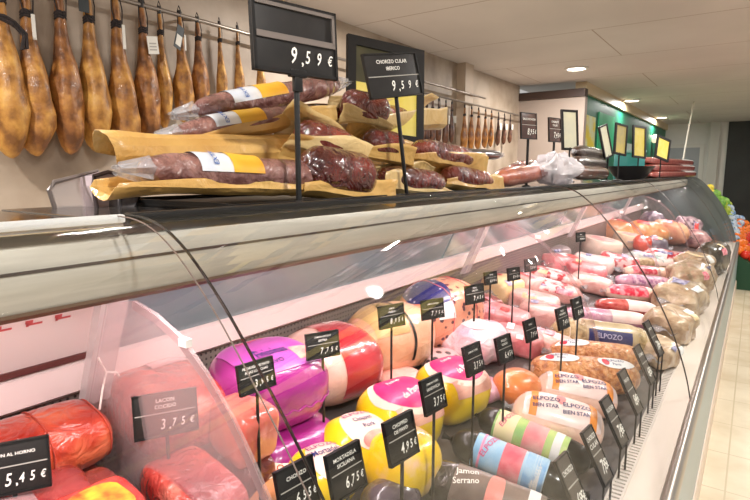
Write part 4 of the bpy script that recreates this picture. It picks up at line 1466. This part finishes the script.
cured('paper parcel filling the back of the pile with its corner sticking up', px(300, 120, -1.0), px(425, 116, -0.98), 0.04, CURED2, PAPER2,
      arc=(-2.2, 0.9), ext=(0.03, 0.05), flap=(0.09, 0.06), opening=(0.5, 0.4), peak=(0.95, 0.95), seed=12, tip1=0.04)
cured('hidden cured sausage filling the back lower part of the pile', px(200, 160, -0.99), px(420, 160, -0.96), 0.04, CURED, PAPER, arc=(-1.6, 1.7), seed=13)
cured('paper-wrapped piece in the middle of the pile under the diagonal cream fold', px(296, 132, -0.87), px(350, 150, -0.81), 0.042, CURED2, PAPER2,
      arc=(-2.2, 0.75), ext=(0.03, 0.03), flap=(0.08, 0.07), opening=(0.5, 0.5), peak=(0.1, 0.95), seed=14)

# --- farther along the shelf
SALAMI = M('orange_red_salami', (176, 70, 40), (206, 112, 74), scale=16, rough=.3, coat=.9, bump=.2)
BROWNSAL = M('dark_salami', (36, 22, 18), (64, 42, 34), scale=16, rough=.35, coat=.8, bump=.3)


def shelf_log(label, u0, v0, u1, v1, x, r, mat, n='shelf_sausage', x1=None):
    A, B = onx(u0, v0, x), onx(u1, v1, x if x1 is None else x1)
    d = B - A
    L = d.length
    c = (A + B) / 2
    S = surf(L, 2 * r, 2 * r, p=6, lump=.04, seed=u0, sag=0.05)
    t = thing(n, label, 'cured sausage', (c.x, c.y, c.z - r), (0, -math.asin(d.z / L), math.atan2(d.y, d.x)))
    body_mesh(S, 22, 22).build('casing', mat, t)
    end_clip(t, S, 1)
    end_clip(t, S, -1)
    return t


shelf_log('orange-red sausage lying behind the wrapped pile, first after it', 496, 178, 546, 171, -0.80, 0.042, SALAMI, x1=-.93)
shelf_log('reddish brown sausage behind the first orange-red one', 510, 170, 560, 166, -0.95, 0.045, CURED2, x1=-1.0)
shelf_log('dark salami, top one of the dark stack on the shelf', 574, 151, 602, 155, -0.92, 0.045, BROWNSAL)
shelf_log('dark salami, middle one of the dark stack on the shelf', 572, 162, 604, 164, -0.89, 0.046, BROWNSAL)
shelf_log('dark salami, bottom one of the dark stack on the shelf', 572, 172, 606, 173, -0.86, 0.046, M('brown_salami', (112, 66, 46), (60, 36, 30), scale=14, rough=.35, coat=.8))
shelf_log('white-ended sausage lying in dark wrap just past the pile', 460, 153, 500, 155, -0.98, 0.022, M('dark_wrap_sausage', (44, 36, 34), (70, 58, 52), scale=10, rough=.3, coat=.7))
RLONG = M('red_long_pack', (150, 56, 52), (196, 112, 100), scale=18, rough=.3, coat=.9, stretch=(1, 4, 1))
for lab, v, x in (('bottom long red pack of the stack at the far end of the shelf', 177.0, -0.85), ('middle long red pack of the stack at the far end of the shelf', 170.5, -0.88),
                  ('top long red pack of the stack at the far end of the shelf', 164.5, -0.90)):
    A, B = onx(651, v + 1, x - .12), onx(694, v, x + .10)
    c = (A + B) / 2
    S = surf((B - A).length, .2, .078, p=10, e=4, lump=.03, seed=v, sag=.05)
    d = B - A
    t = thing('long_meat_pack', lab, 'packed meat', (c.x, min(c.y, 7.6), SHELF_Z + .001 + round((177 - v) / 6.3) * .076), (0, 0, math.atan2(d.y, d.x)))
    body_mesh(S, 18, 20).build('pack', RLONG, t)
    patch(S, .62, .95, -1.0, 1.2, .003).build('white_label', WHITE_PAPER, t)
# crinkled clear bag
c = onx(556, 168, -0.84)
t = thing('plastic_bag', 'crinkled clear plastic bag on the shelf before the dark salamis', 'plastic bag', (c.x, c.y, SHELF_Z))
mb = MB()


def bagf(a, b):
    th, ph = 2 * PI * a, PI * b * 0.98 + 0.02
    n_ = noise.noise(Vector((math.cos(th) * 2.2, math.sin(th) * 2.2, b * 5))) * 0.5 + noise.noise(Vector((math.cos(th) * 6, math.sin(th) * 6, b * 11))) * .25
    k = 1 + 0.55 * n_
    return Vector((0.10 * k * math.sin(ph) * math.cos(th), 0.22 * k * math.sin(ph) * math.sin(th), max(0.002, 0.075 - 0.075 * math.cos(ph) * k + .02 * n_)))


mb.grid(bagf, 40, 22, close_u=True)
mb.build('film', glass_mat('crinkled_bag_film', (0.95, 0.94, 0.95), 1.35, haze=0.34, haze_col=(.93, .91, .93), rough=.15, bump=.8, bscale=25), t, solid=.0008)
# dark bowl and teal tub behind it
c = onz(630, 178, SHELF_Z)
t = thing('dark_bowl', 'dark bowl standing on the shelf past the dark salamis', 'bowl', (-0.88, c.y * .88 / abs(c.x) if c.x else 5, SHELF_Z))
mb = MB()
n = 32
prof = [(0.001, 0), (.10, 0), (.13, .03), (.185, .11), (.19, .115), (.18, .112), (.12, .035), (0.001, .012)]
mb.rings([[Vector((r * math.cos(2 * PI * k / n), r * math.sin(2 * PI * k / n), z)) for k in range(n)] for r, z in prof])
mb.build('bowl', M('bowl_dark', (40, 38, 38), rough=.3), t)
P = ony(629, 161, t.location.y + .5)
t = thing('teal_tub', 'teal plastic tub seen over the dark bowl', 'tub', (P.x, P.y, SHELF_Z), (0, 0, .2))
MB().box((-.13, -.1, 0), (.13, .1, .24)).build('tub', M('teal_plastic', (60, 160, 160), rough=.35), t, bevel=.02)
MB().box((-.14, -.11, .24), (.14, .11, .262)).build('tub_lid', M('pale_teal_lid', (150, 206, 204), rough=.35), t, bevel=.008)

# small price signs and framed cards on the shelf
for lab, u, v, hp, vp, lines, price in (
        ('pale reflecting price sign on a black pole past the wrapped pile', 529, 126, 26, 1150, ['SALCHICHON'], '895€'),
        ('brownish price sign with white digits beside the pale reflecting one', 555, 130, 24, 1000, ['CHORIZO', 'CULAR'], '745€')):
    P = onx(u, v, -0.86)
    hm = hp * (-(ROT.transposed() @ (P - EYE)).z) / F
    price_sign(lab, P, vp, 4, hm * 0.92, hm, lines, price, SHELF_Z, pole_r=.006,
               face=M('sign_face_brown', (92, 62, 54), (70, 50, 44), scale=20, rough=.25, coat=.6))

CARD_Y = M('yellow_card', (236, 216, 84), (244, 228, 130), scale=14, rough=.5)
CARD_P = M('pale_card', (206, 206, 186), (226, 222, 190), scale=8, rough=.5)


def framed_card(label, u0, v0, u1, v1, x, vp, lean, card, base=None, tilt=6, lower=None):
    P = onx((u0 + u1) / 2, (v0 + v1) / 2, x)
    dep = -(ROT.transposed() @ (P - EYE)).z
    h = (v1 - v0) * dep / F
    yw = yaw_of_vp(vp)
    # real width for the seen pixel width
    e = Vector((math.cos(yw), math.sin(yw), 0))
    q = ROT.transposed() @ (P + e * .1 - EYE)
    du = abs((375 + F * q.x / -q.z) - (u0 + u1) / 2) / .1
    w = (u1 - u0) / du
    base = SHELF_Z if base is None else base
    hz = P.z - base
    t = thing('framed_card', label, 'framed card sign', (P.x, P.y, base), (0, 0, yw))
    R = Matrix.Translation((0, 0, hz)) @ Matrix.Rotation(math.radians(lean), 4, 'Y') @ Matrix.Rotation(-math.radians(tilt), 4, 'X')
    b = min(w, h) * .10
    MB().box((-w / 2 + b * .6, .002, -h / 2 + b * .6), (w / 2 - b * .6, .006, h / 2 - b * .6), mat=R).build('card', card, t, smooth=False)
    if lower:
        MB().box((-w / 2 + b * .8, .0, -h / 2 + b * .8), (w / 2 - b * .8, .004, h * .06), mat=R).build('yellow_panel', lower, t, smooth=False)
    fr = MB()
    for lo, hi in (((-w / 2, -.004, -h / 2), (w / 2, .010, -h / 2 + b)), ((-w / 2, -.004, h / 2 - b), (w / 2, .010, h / 2)),
                   ((-w / 2, -.004, -h / 2 + b), (-w / 2 + b, .010, h / 2 - b)), ((w / 2 - b, -.004, -h / 2 + b), (w / 2, .010, h / 2 - b))):
        fr.box(lo, hi, mat=R)
    fr.build('frame', BLACK, t, smooth=False)
    if hz - h / 2 > 0.01:
        q = R @ Vector((0, .008, -h / 2))
        s = MB()
        s.tube([(q.x, q.y, 0), (q.x, q.y, q.z + .02)], .006, 8)
        s.rings([[Vector((q.x + r * math.cos(a * PI / 8), q.y + r * math.sin(a * PI / 8), z)) for a in range(16)] for r, z in ((.04, 0), (.04, .005), (.008, .012))])
        s.build('stand', BLACK, t)
    return t


framed_card('large black-framed card with a dark upper part and yellow foot behind the leaning sign', 350, 43, 424, 142, -0.98, 1300, 4,
            M('dark_card', (66, 64, 44), (84, 80, 54), scale=10, rough=.4), lower=CARD_Y)
framed_card('tall narrow framed card in pale blue-grey behind the brownish price sign', 562, 110, 578, 150, -1.02, 1500, 0, CARD_P)
framed_card('black framed pale card tilted over the dark salamis', 602, 125, 610, 158, -.86, 1100, -16, CARD_P)
framed_card('yellow and grey framed card, nearest of the three yellow ones', 615, 124, 627, 155, -.88, 1400, 8, M('yellow_grey_card', (214, 196, 110), (170, 160, 130), scale=6, rough=.5))
framed_card('yellow framed card with white head, middle of the three yellow ones', 633, 126, 646, 158, -.86, 1400, 4, CARD_Y)
framed_card('yellow framed card leaning most, farthest of the three yellow ones', 656, 137, 670, 160, -.78, 1400, 14, CARD_Y)

# =====================================================================================================
#                                   HAMS HANGING ON THE WALL
# =====================================================================================================
HX = -2.60
rail = thing('ham_rail', 'steel rail with hooks along the top of the stone wall holding the hams', 'rail', (HX, 2.0, 2.28))
MB().tube([(0, -2.2, 0), (0, 3.9, 0)], .011, 10).build('rail_bar', M('rail_steel', (150, 140, 130), rough=.35, metal=.8), rail)
for y in (-1.9, 0.0, 1.9, 3.7):
    MB().tube([(0, y, 0), (-.12, y, .02)], .008, 8).build('rail_bracket', M('rail_steel', (1, 1, 1)), rail)

HAMS = [M('cured_ham_%s' % k, a, b, scale=9, lo=.36, hi=.66, rough=.5, coat=.08, bump=.55, bscale=22, c3=c, detail=6) for k, a, b, c in (
    ('golden', (124, 80, 36), (216, 166, 84), (182, 128, 58)),
    ('amber', (114, 70, 34), (208, 154, 76), (168, 114, 52)),
    ('brown', (102, 62, 32), (196, 138, 68), (150, 96, 46)))]
HOOF = M('dark_hoof', (34, 26, 22), rough=.5)
ROPE = M('black_rope', (30, 24, 24), (48, 38, 36), scale=60, rough=.8)
TAGW = M('tag_white', (222, 218, 208), rough=.5)
TAGD = M('tag_dark', (44, 50, 52), rough=.4)


def ham_leg(seed, wy=1.0, slim=False, mat=None, full=True):
    """one cured ham hanging hoof up: total length 1 m before scaling, z from 0 (hoof tip) down to -1"""
    t = thing('cured_ham', 'x', 'cured ham')
    prof = [(-.03, .022, 0), (-.09, .029, 0), (-.15, .032, 0), (-.21, .036, 0), (-.28, .043, 0), (-.35, .054, .002), (-.41, .066, .004), (-.47, .080, .006),
            (-.54, .096, .008), (-.60, .107, .008), (-.67, .114, .006), (-.75, .116, .004), (-.83, .110, 0), (-.90, .092, -.004), (-.95, .068, -.006), (-.985, .036, -.006), (-1.0, .008, -.006)]
    n = 24
    rr = []
    for z, r, off in prof:
        if slim:
            r = r * .82
        ring = []
        for k in range(n):
            a = 2 * PI * k / n
            x, y = r * 1.05 * math.cos(a), r * wy * math.sin(a)
            nn = noise.noise(Vector((x * 9 + seed * 7, y * 9, z * 6)))
            f = 1 + .30 * nn * min(1, abs(z) * 1.4)
            ring.append(Vector((x * f + off, y * f + off * math.sin(seed * 2.3), z)))
        rr.append(ring)
    MB().rings(rr).build('meat', mat or HAMS[seed % 3], t)
    m_ = MB()
    m_.rings([[Vector((r * math.cos(2 * PI * k / 12), r * math.sin(2 * PI * k / 12), z)) for k in range(12)] for z, r in ((.035, .012), (.03, .021), (0, .024), (-.034, .021))])
    m_.build('hoof', HOOF, t)
    m_ = MB()
    for zc in (-.175, -.19, -.205):
        m_.tube([(.035 * math.cos(2 * PI * k / 16) + .004, .036 * math.sin(2 * PI * k / 16), zc + .006 * math.sin(k)) for k in range(17)], .008, 6)
    m_.tube([(.03, .03, -.19), (.02, .045, -.10), (.004, .03, 0.02), (0, 0, .075)], .005, 6)
    m_.tube([(.03, -.03, -.19), (.02, -.045, -.10), (.004, -.03, 0.02), (0, 0, .075)], .005, 6)
    m_.build('rope', ROPE, t)
    return t


WALL_HAMS = [   # u, v of hoof top, v of bottom, relative width, label, tag
    (3, -40, 158, 1.0, 'cured ham hanging at the very edge of the view on the stone wall', None),
    (32, -20, 156, 1.0, 'fat golden cured ham with a white strip tag beside its rope', 'strip'),
    (66, -18, 154, .95, 'golden cured ham second of the fat ones, rope shared with its neighbour', None),
    (95, -12, 152, .95, 'smooth golden cured ham under a dark plastic tag', 'dark'),
    (123, -8, 160, .92, 'long cured ham under the square white tag, reaching lowest', None),
    (150, 4, 142, .95, 'shiny brown cured ham with a square white tag on its shank', 'white'),
    (168, 10, 128, .8, 'narrow cured ham squeezed between the two tagged hams', None),
    (188, 14, 122, .9, 'cured ham with a dark tag carrying a white sticker', 'darkwhite'),
    (206, 20, 118, .95, 'broad cured ham half hidden behind the topmost sausage', None),
    (228, 24, 110, .75, 'dark thin-shanked cured ham near the thick price sign', None),
    (246, 28, 108, .75, 'last cured ham before the thick price sign', None),
    (268, 34, 110, .75, 'cured ham hidden behind the thick price sign', None),
]
protos = [ham_leg(0), ham_leg(1), ham_leg(2), ham_leg(3, slim=True)]
used = [False] * 4
for i, (u, vt, vb, wd, lab, tg) in enumerate(WALL_HAMS):
    T_, B_ = onx(u - 9, vt, HX), onx(u - 9, vb, HX)
    Lh = T_.z - B_.z
    pi_ = 3 if wd < .9 else i % 3
    loc = (HX, T_.y, T_.z)
    rz = (i * 1.7) % 6.28 if wd >= .9 else i
    sc = (Lh / 0.98 * .92 * wd, Lh / .98 * .80 * wd, Lh)
    src = protos[pi_]
    if not used[pi_]:
        used[pi_] = True
        o = src
        o.location, o.rotation_euler, o.scale = loc, (0, 0, 0), sc
        o['label'] = lab
    else:
        o = dup(src, loc, (0, 0, 0), lab, sc)
    o['group'] = 'cured hams hanging along the stone wall'
    if tg and o is not src or tg:
        m_ = MB()
        if tg == 'strip':
            m_.box((.085, -.012, -.34), (.09, .012, -.20))
            m_.build('price_tag', TAGW, o, smooth=False)
        elif tg == 'dark':
            m_.box((.05, -.10, -.16), (.055, -.02, -.02))
            m_.build('price_tag', TAGD, o, smooth=False)
        else:
            m_.box((.085, -.055, -.36), (.09, .055, -.235) if tg == 'white' else (.09, .045, -.14), mat=Matrix.Rotation(.12 if tg == 'white' else -.35, 4, 'X'))
            tgo = m_.build('price_tag', TAGW if tg == 'white' else TAGD, o, smooth=False)
            m_ = MB()
            if tg == 'white':
                for k in range(3):
                    m_.box((.091, -.04, -.335 + k * .022), (.0915, .035, -.325 + k * .022), mat=Matrix.Rotation(.12, 4, 'X'))
                m_.build('tag_print', GREY_PRINT, tgo, smooth=False)
            else:
                m_.box((.091, -.04, -.33), (.093, .035, -.23), mat=Matrix.Rotation(-.35, 4, 'X'))
                m_.build('tag_sticker', TAGW, tgo, smooth=False)

# rope loop hanging from the rail at the edge of the view
t = thing('rope_loop', 'black rope loop with a small white strip hanging beside the first fat ham', 'rope', onx(18, 30, HX + .12))
p0 = t.location
pts = [onx(a, b, HX + .12) - p0 for a, b in ((-8, 14), (4, 16), (14, 22), (26, 34), (27, 48), (22, 50), (24, 36), (12, 24), (0, 18))]
MB().tube(pts, .008, 6).build('rope', ROPE, t)

# far groups of hanging hams: each its own object, seen small
FH = ham_leg(5, slim=True, mat=M('slim_ham', (120, 72, 36), (206, 142, 66), scale=6, rough=.4, coat=.3))
FD = ham_leg(6, slim=True, mat=M('dark_ham', (52, 32, 26), (112, 70, 46), scale=8, rough=.45))
GOLD_LABS = ['slim hanging ham with golden lower half, nearest of the far row by the pillar', 'second slim golden ham of the far row past the pillar',
             'third slim golden ham of the far row past the pillar', 'fourth slim golden ham of the far row past the pillar',
             'fifth slim golden ham of the far row past the pillar', 'sixth slim ham of the far row, next to the white square tag',
             'seventh slim ham of the far row, behind the white square tag', 'last slim ham of the far row before the white partition']
first = True
for k, u in enumerate((465, 472, 479, 486, 492, 499, 505, 511)):
    vt, vb = 96 + k * .7, 152 - k * 1.2
    T_, B_ = onx(u, vt, HX), onx(u, vb, HX)
    src = FH if k < 5 else FD
    T_.z = 2.175
    Lh = (T_.z - B_.z) / 1.07
    T_.z -= .07 * Lh
    sc = (Lh * .85, Lh * .75, Lh)
    if k in (0, 5):
        o = src
        o.location, o.scale = (HX, T_.y, T_.z), sc
        o['label'] = GOLD_LABS[k]
    else:
        o = dup(src, (HX, T_.y, T_.z), None, GOLD_LABS[k], sc)
    o['group'] = 'far row of slim hams hanging past the pillar'
    if k == 5:
        MB().box((.1, -.1, -.5), (.11, .1, -.32)).build('price_tag', TAGW, o, smooth=False)
DL = ['short dark sausage bundle hanging right behind the leaning sign', 'second short dark hanging piece behind the leaning sign', 'third short dark hanging piece, under a red tip',
      'dark hanging piece holding a pale forked paper', 'dark hanging piece just past the pale forked paper', 'dark hanging piece sixth before the pillar', 'reddish dark hanging piece before the pillar',
      'last dark hanging piece touching the pillar']
for k, u in enumerate((408, 415, 421, 427, 433, 439, 446, 452)):
    vt, vb = 101 + (k % 3), 146 - (k % 2) * 3
    T_, B_ = onx(u, vt, HX), onx(u, vb, HX)
    T_.z = 2.175
    Lh = (T_.z - B_.z) / 1.07
    T_.z -= .07 * Lh
    o = dup(FD, (HX, T_.y, T_.z), (0, 0, k * 1.1), DL[k], (Lh * .8, Lh * .8, Lh))
    o['group'] = 'short dark pieces hanging before the pillar'
    if k == 3:
        m_ = MB()
        m_.add([(.12, -.12, -.40), (.12, -.02, -.62), (.12, .02, -.62), (.12, .0, -.5)], [(0, 1, 2, 3)])
        m_.add([(.12, .0, -.5), (.12, .02, -.62), (.12, .12, -.38), (.12, .07, -.36)], [(0, 1, 2, 3)])
        m_.build('paper_tag', TAGW, o, solid=.004, smooth=False)
for o in list(COL.objects):
    if o.type == 'EMPTY' and o.get('label') == 'x':
        for c in list(o.children):
            bpy.data.objects.remove(c)
        bpy.data.objects.remove(o)
rail2 = thing('ham_rail', 'second steel rail past the pillar holding the slim hams', 'rail', (HX, 5.9, 2.18))
MB().tube([(0, -2.3, 0), (0, 1.35, 0)], .010, 8).build('rail_bar', M('rail_steel', (1, 1, 1)), rail2)
for y in (-1.7, 1.2):
    MB().tube([(0, y, 0), (-.12, y, .02)], .008, 8).build('rail_bracket', M('rail_steel', (1, 1, 1)), rail2)

# work counter behind the case, slicer guards standing on it
wt = thing('work_counter', 'pale work counter along the stone wall below the hams', 'counter', (-2.4, 2.6, 0))
MB().box((-.30, -4.0, .88), (.26, 4.0, .93)).build('worktop', M('worktop_pale', (206, 192, 178), rough=.35), wt, bevel=.004)
MB().box((-.30, -4.0, .1), (.22, 4.0, .88)).build('cabinet_front', M('cabinet_grey', (150, 142, 134), rough=.5), wt, smooth=False)
MB().box((-.30, -4.0, 0), (.18, 4.0, .1)).build('plinth', M('plinth_dark', (60, 56, 52), rough=.6), wt, smooth=False)


def outline_panel(label, pts, x, thick, mat, edge, name, cat):
    P = [onx(u, v, x) for u, v in pts]
    zmin = min(p.z for p in P)
    c = sum(P, Vector()) / len(P)
    t = thing(name, label, cat, (x, c.y, zmin))
    o2 = t.location
    m_ = MB()
    n = len(P)
    vs = [p - o2 for p in P] + [p - o2 + Vector((-thick, 0, 0)) for p in P]
    fs = [tuple(range(n)), tuple(reversed(range(n, 2 * n)))] + [(i, (i + 1) % n, (i + 1) % n + n, i + n) for i in range(n)]
    m_.add(vs, fs)
    m_.build('panel', mat, t, smooth=False)
    m_ = MB()
    m_.tube([p - o2 for p in P] + [P[0] - o2], .0045, 6)
    m_.build('panel_rim', edge, t)
    return t


SHELF_BASE = SHELF_Z
outline_panel('clear plastic guard with cut corner and grey rim standing behind the case', [(57, 215), (49, 190), (54, 182), (97, 171), (103, 214)], -1.06, .006,
              glass_mat('guard_clear', (.93, .92, .92), 1.4, haze=.3, haze_col=(.78, .72, .70)), M('guard_rim', (120, 110, 106), rough=.4), 'plastic_guard', 'guard')
outline_panel('rounded lilac-white plastic cover standing next to the clear guard', [(98, 214), (93, 186), (94, 176), (108, 172), (120, 175), (122, 184), (121, 212)], -1.02, .05,
              M('lilac_cover', (214, 198, 206), (190, 172, 178), scale=5, rough=.25, coat=.6), M('cover_rim', (96, 84, 88), rough=.4), 'plastic_cover', 'cover')
outline_panel('dark mesh corner of a scale beside the rounded cover', [(120, 212), (121, 193), (140, 194), (134, 211)], -.98, .04,
              M('mesh_grey', (92, 88, 90), (120, 116, 118), scale=80, rough=.4), M('mesh_rim', (60, 56, 58), rough=.4), 'scale_corner', 'scale')

# =====================================================================================================
#                         FAR END: POSTERS, PRODUCE STAND
# =====================================================================================================
POST = [('green and white poster with a bright green head on the green wall', 8.3, 9.3, 1.75, 2.3, M('poster_green', (30, 168, 110), (50, 182, 128), scale=3, rough=.5)),
        ('yellow and white flowered poster near the partition', 7.5, 8.1, 1.5, 2.2, M('poster_yellow', (240, 220, 60), (226, 236, 200), scale=5, lo=.4, hi=.6, rough=.5)),
        ('tan long card hung on the green wall', 9.6, 10.1, 1.45, 2.15, M('poster_tan', (206, 160, 112), (226, 196, 160), scale=4, rough=.5)),
        ('white poster past the tan card on the green wall', 10.4, 12.0, 1.35, 1.95, M('poster_white', (226, 230, 228), (190, 214, 206), scale=3, rough=.5))]
for lab, y0, y1, z0, z1, m in POST:
    o = MB().box((-1.92, y0, z0), (-1.905, y1, z1)).build('wall_poster', m, smooth=False)
    tag(o, lab, 'poster')
t = thing('spot_lamp', 'small round white wall lamp on the green wall, nearer one', 'wall lamp', (-1.86, 11.2, 2.18))
MB().ball((0, 0, 0), .09).build('lamp_globe', M('lamp_globe', (255, 236, 200), rough=.4, emit=1.0), t)
MB().tube([(0, 0, .05), (-.05, 0, .1)], .02).build('lamp_arm', BLACK, t)
dup(t, (-1.86, 13.2, 2.16), label='small round white wall lamp on the green wall, farther one')

t = thing('white_pole', 'thin white slanted pole rising from the far shelf end to the ceiling', 'pole', onx(681, 168, -.95))
q = onx(692, 112, -.95) - t.location
q *= (CEIL_Z - t.location.z) / q.z
MB().tube([(0, 0, -.1), q * .5, q], .012, 8).build('pole', M('white_pole', (226, 220, 206), rough=.5), t)

st = thing('produce_stand', 'green produce stand heaped with fruit beyond the end of the case', 'stand', (-.22, 8.97, 0))
gm = M('green_crate', (24, 132, 74), (18, 112, 62), scale=5, rough=.45)
MB().box((-.42, -.95, .0), (.30, .95, .29)).build('crate_base', gm, st, bevel=.01)
m_ = MB()
m_.add([(-.44, -.97, 0), (.30, -.97, 0), (.30, -.97, .30), (-.44, -.97, .78), (-.44, .97, 0), (.30, .97, 0), (.30, .97, .46), (-.44, .97, 1.20)],
       [(0, 1, 2, 3), (7, 6, 5, 4), (3, 2, 6, 7), (0, 3, 7, 4), (1, 5, 6, 2), (0, 4, 5, 1)])
m_.build('sloped_tray', M('tray_dark_green', (24, 70, 44), rough=.5), st, smooth=False)
for k in range(4):

    MB().box((.30, -.97 + k * .49, .06), (.312, -.97 + k * .49 + .44, .27)).build('front_slat', gm, st, smooth=False)

FRUIT = [('yellow lemon piled in the top row of the produce stand', 'lemon', M('lemon', (236, 214, 70), rough=.4), .055, 1.25, 'lemons on the produce stand'),
         ('green lettuce head in the second row of the produce stand', 'lettuce', M('lettuce', (84, 150, 50), (150, 196, 80), scale=20, rough=.5, bump=.6), .085, 1.0, 'lettuce heads on the produce stand'),
         ('yellow-green pepper in the third row of the produce stand', 'pepper', M('pepper', (196, 196, 60), (110, 160, 50), scale=9, rough=.3), .06, 1.1, 'peppers on the produce stand'),
         ('white and blue packet in the fourth row of the produce stand', 'produce_packet', M('blue_white_packet', (70, 130, 190), (226, 232, 230), scale=10, rough=.4), .065, 1.1, 'packets on the produce stand'),
         ('orange piled in the fifth row of the produce stand', 'orange', M('orange_fruit', (240, 120, 24), rough=.4), .065, 1.0, 'oranges on the produce stand'),
         ('red tomato in the lowest row of the produce stand', 'tomato', M('tomato', (220, 50, 30), rough=.3), .06, .9, 'tomatoes on the produce stand')]
STEM = M('stem_green', (70, 110, 40), rough=.6)
for ri, (lab, nm, m, r, el, grp) in enumerate(FRUIT):
    proto = None
    for j in range(12):
        for s in range(2):
            f = min(.98, max(.02, (ri + s * .5 + .25) / 6.0 + random.uniform(-.07, .07)))
            x = -.22 - .40 + .68 * f
            y = 8.97 - .88 + j * .158 + (s * .07) + random.uniform(-.05, .05)
            g = (y - 8.0) / 1.94
            z = (0.78 + .42 * g) * (1 - f) + (0.30 + .16 * g) * f + .05
            if proto is None:
                t = thing(nm, lab, 'fruit' if nm in ('lemon', 'orange') else ('vegetable' if nm != 'produce_packet' else 'packet'), (x, y, z), (0, 0, 0), grp)
                mb = MB()
                rr_ = []
                for a in range(11):
                    ph = -PI / 2 + PI * (a + .02) / 10.04
                    rr_.append([Vector((r * el * math.cos(ph) * math.cos(2 * PI * k / 16) * (1 + (.12 * math.sin(k * 5 + a) if nm == 'lettuce' else .07 * math.cos(2 * PI * k / 16 * 4) if nm == 'pepper' else 0)),
                                        r * math.cos(ph) * math.sin(2 * PI * k / 16) * (1 + (.12 * math.cos(k * 3 + a) if nm == 'lettuce' else 0)), r * .95 * math.sin(ph))) for k in range(16)])
                mb.rings(rr_).build('skin' if nm != 'produce_packet' else 'wrapper', m, t)
                MB().tube([(0, 0, r * .9), (.004, 0, r * 1.08)], r * .09, 6).build('stem' if nm != 'produce_packet' else 'tied_end', STEM, t)
                proto = t
            else:
                dup(proto, (x, y, z + random.uniform(-.01, .015)), (random.uniform(-.4, .4), random.uniform(-.4, .4), random.uniform(0, 6)))
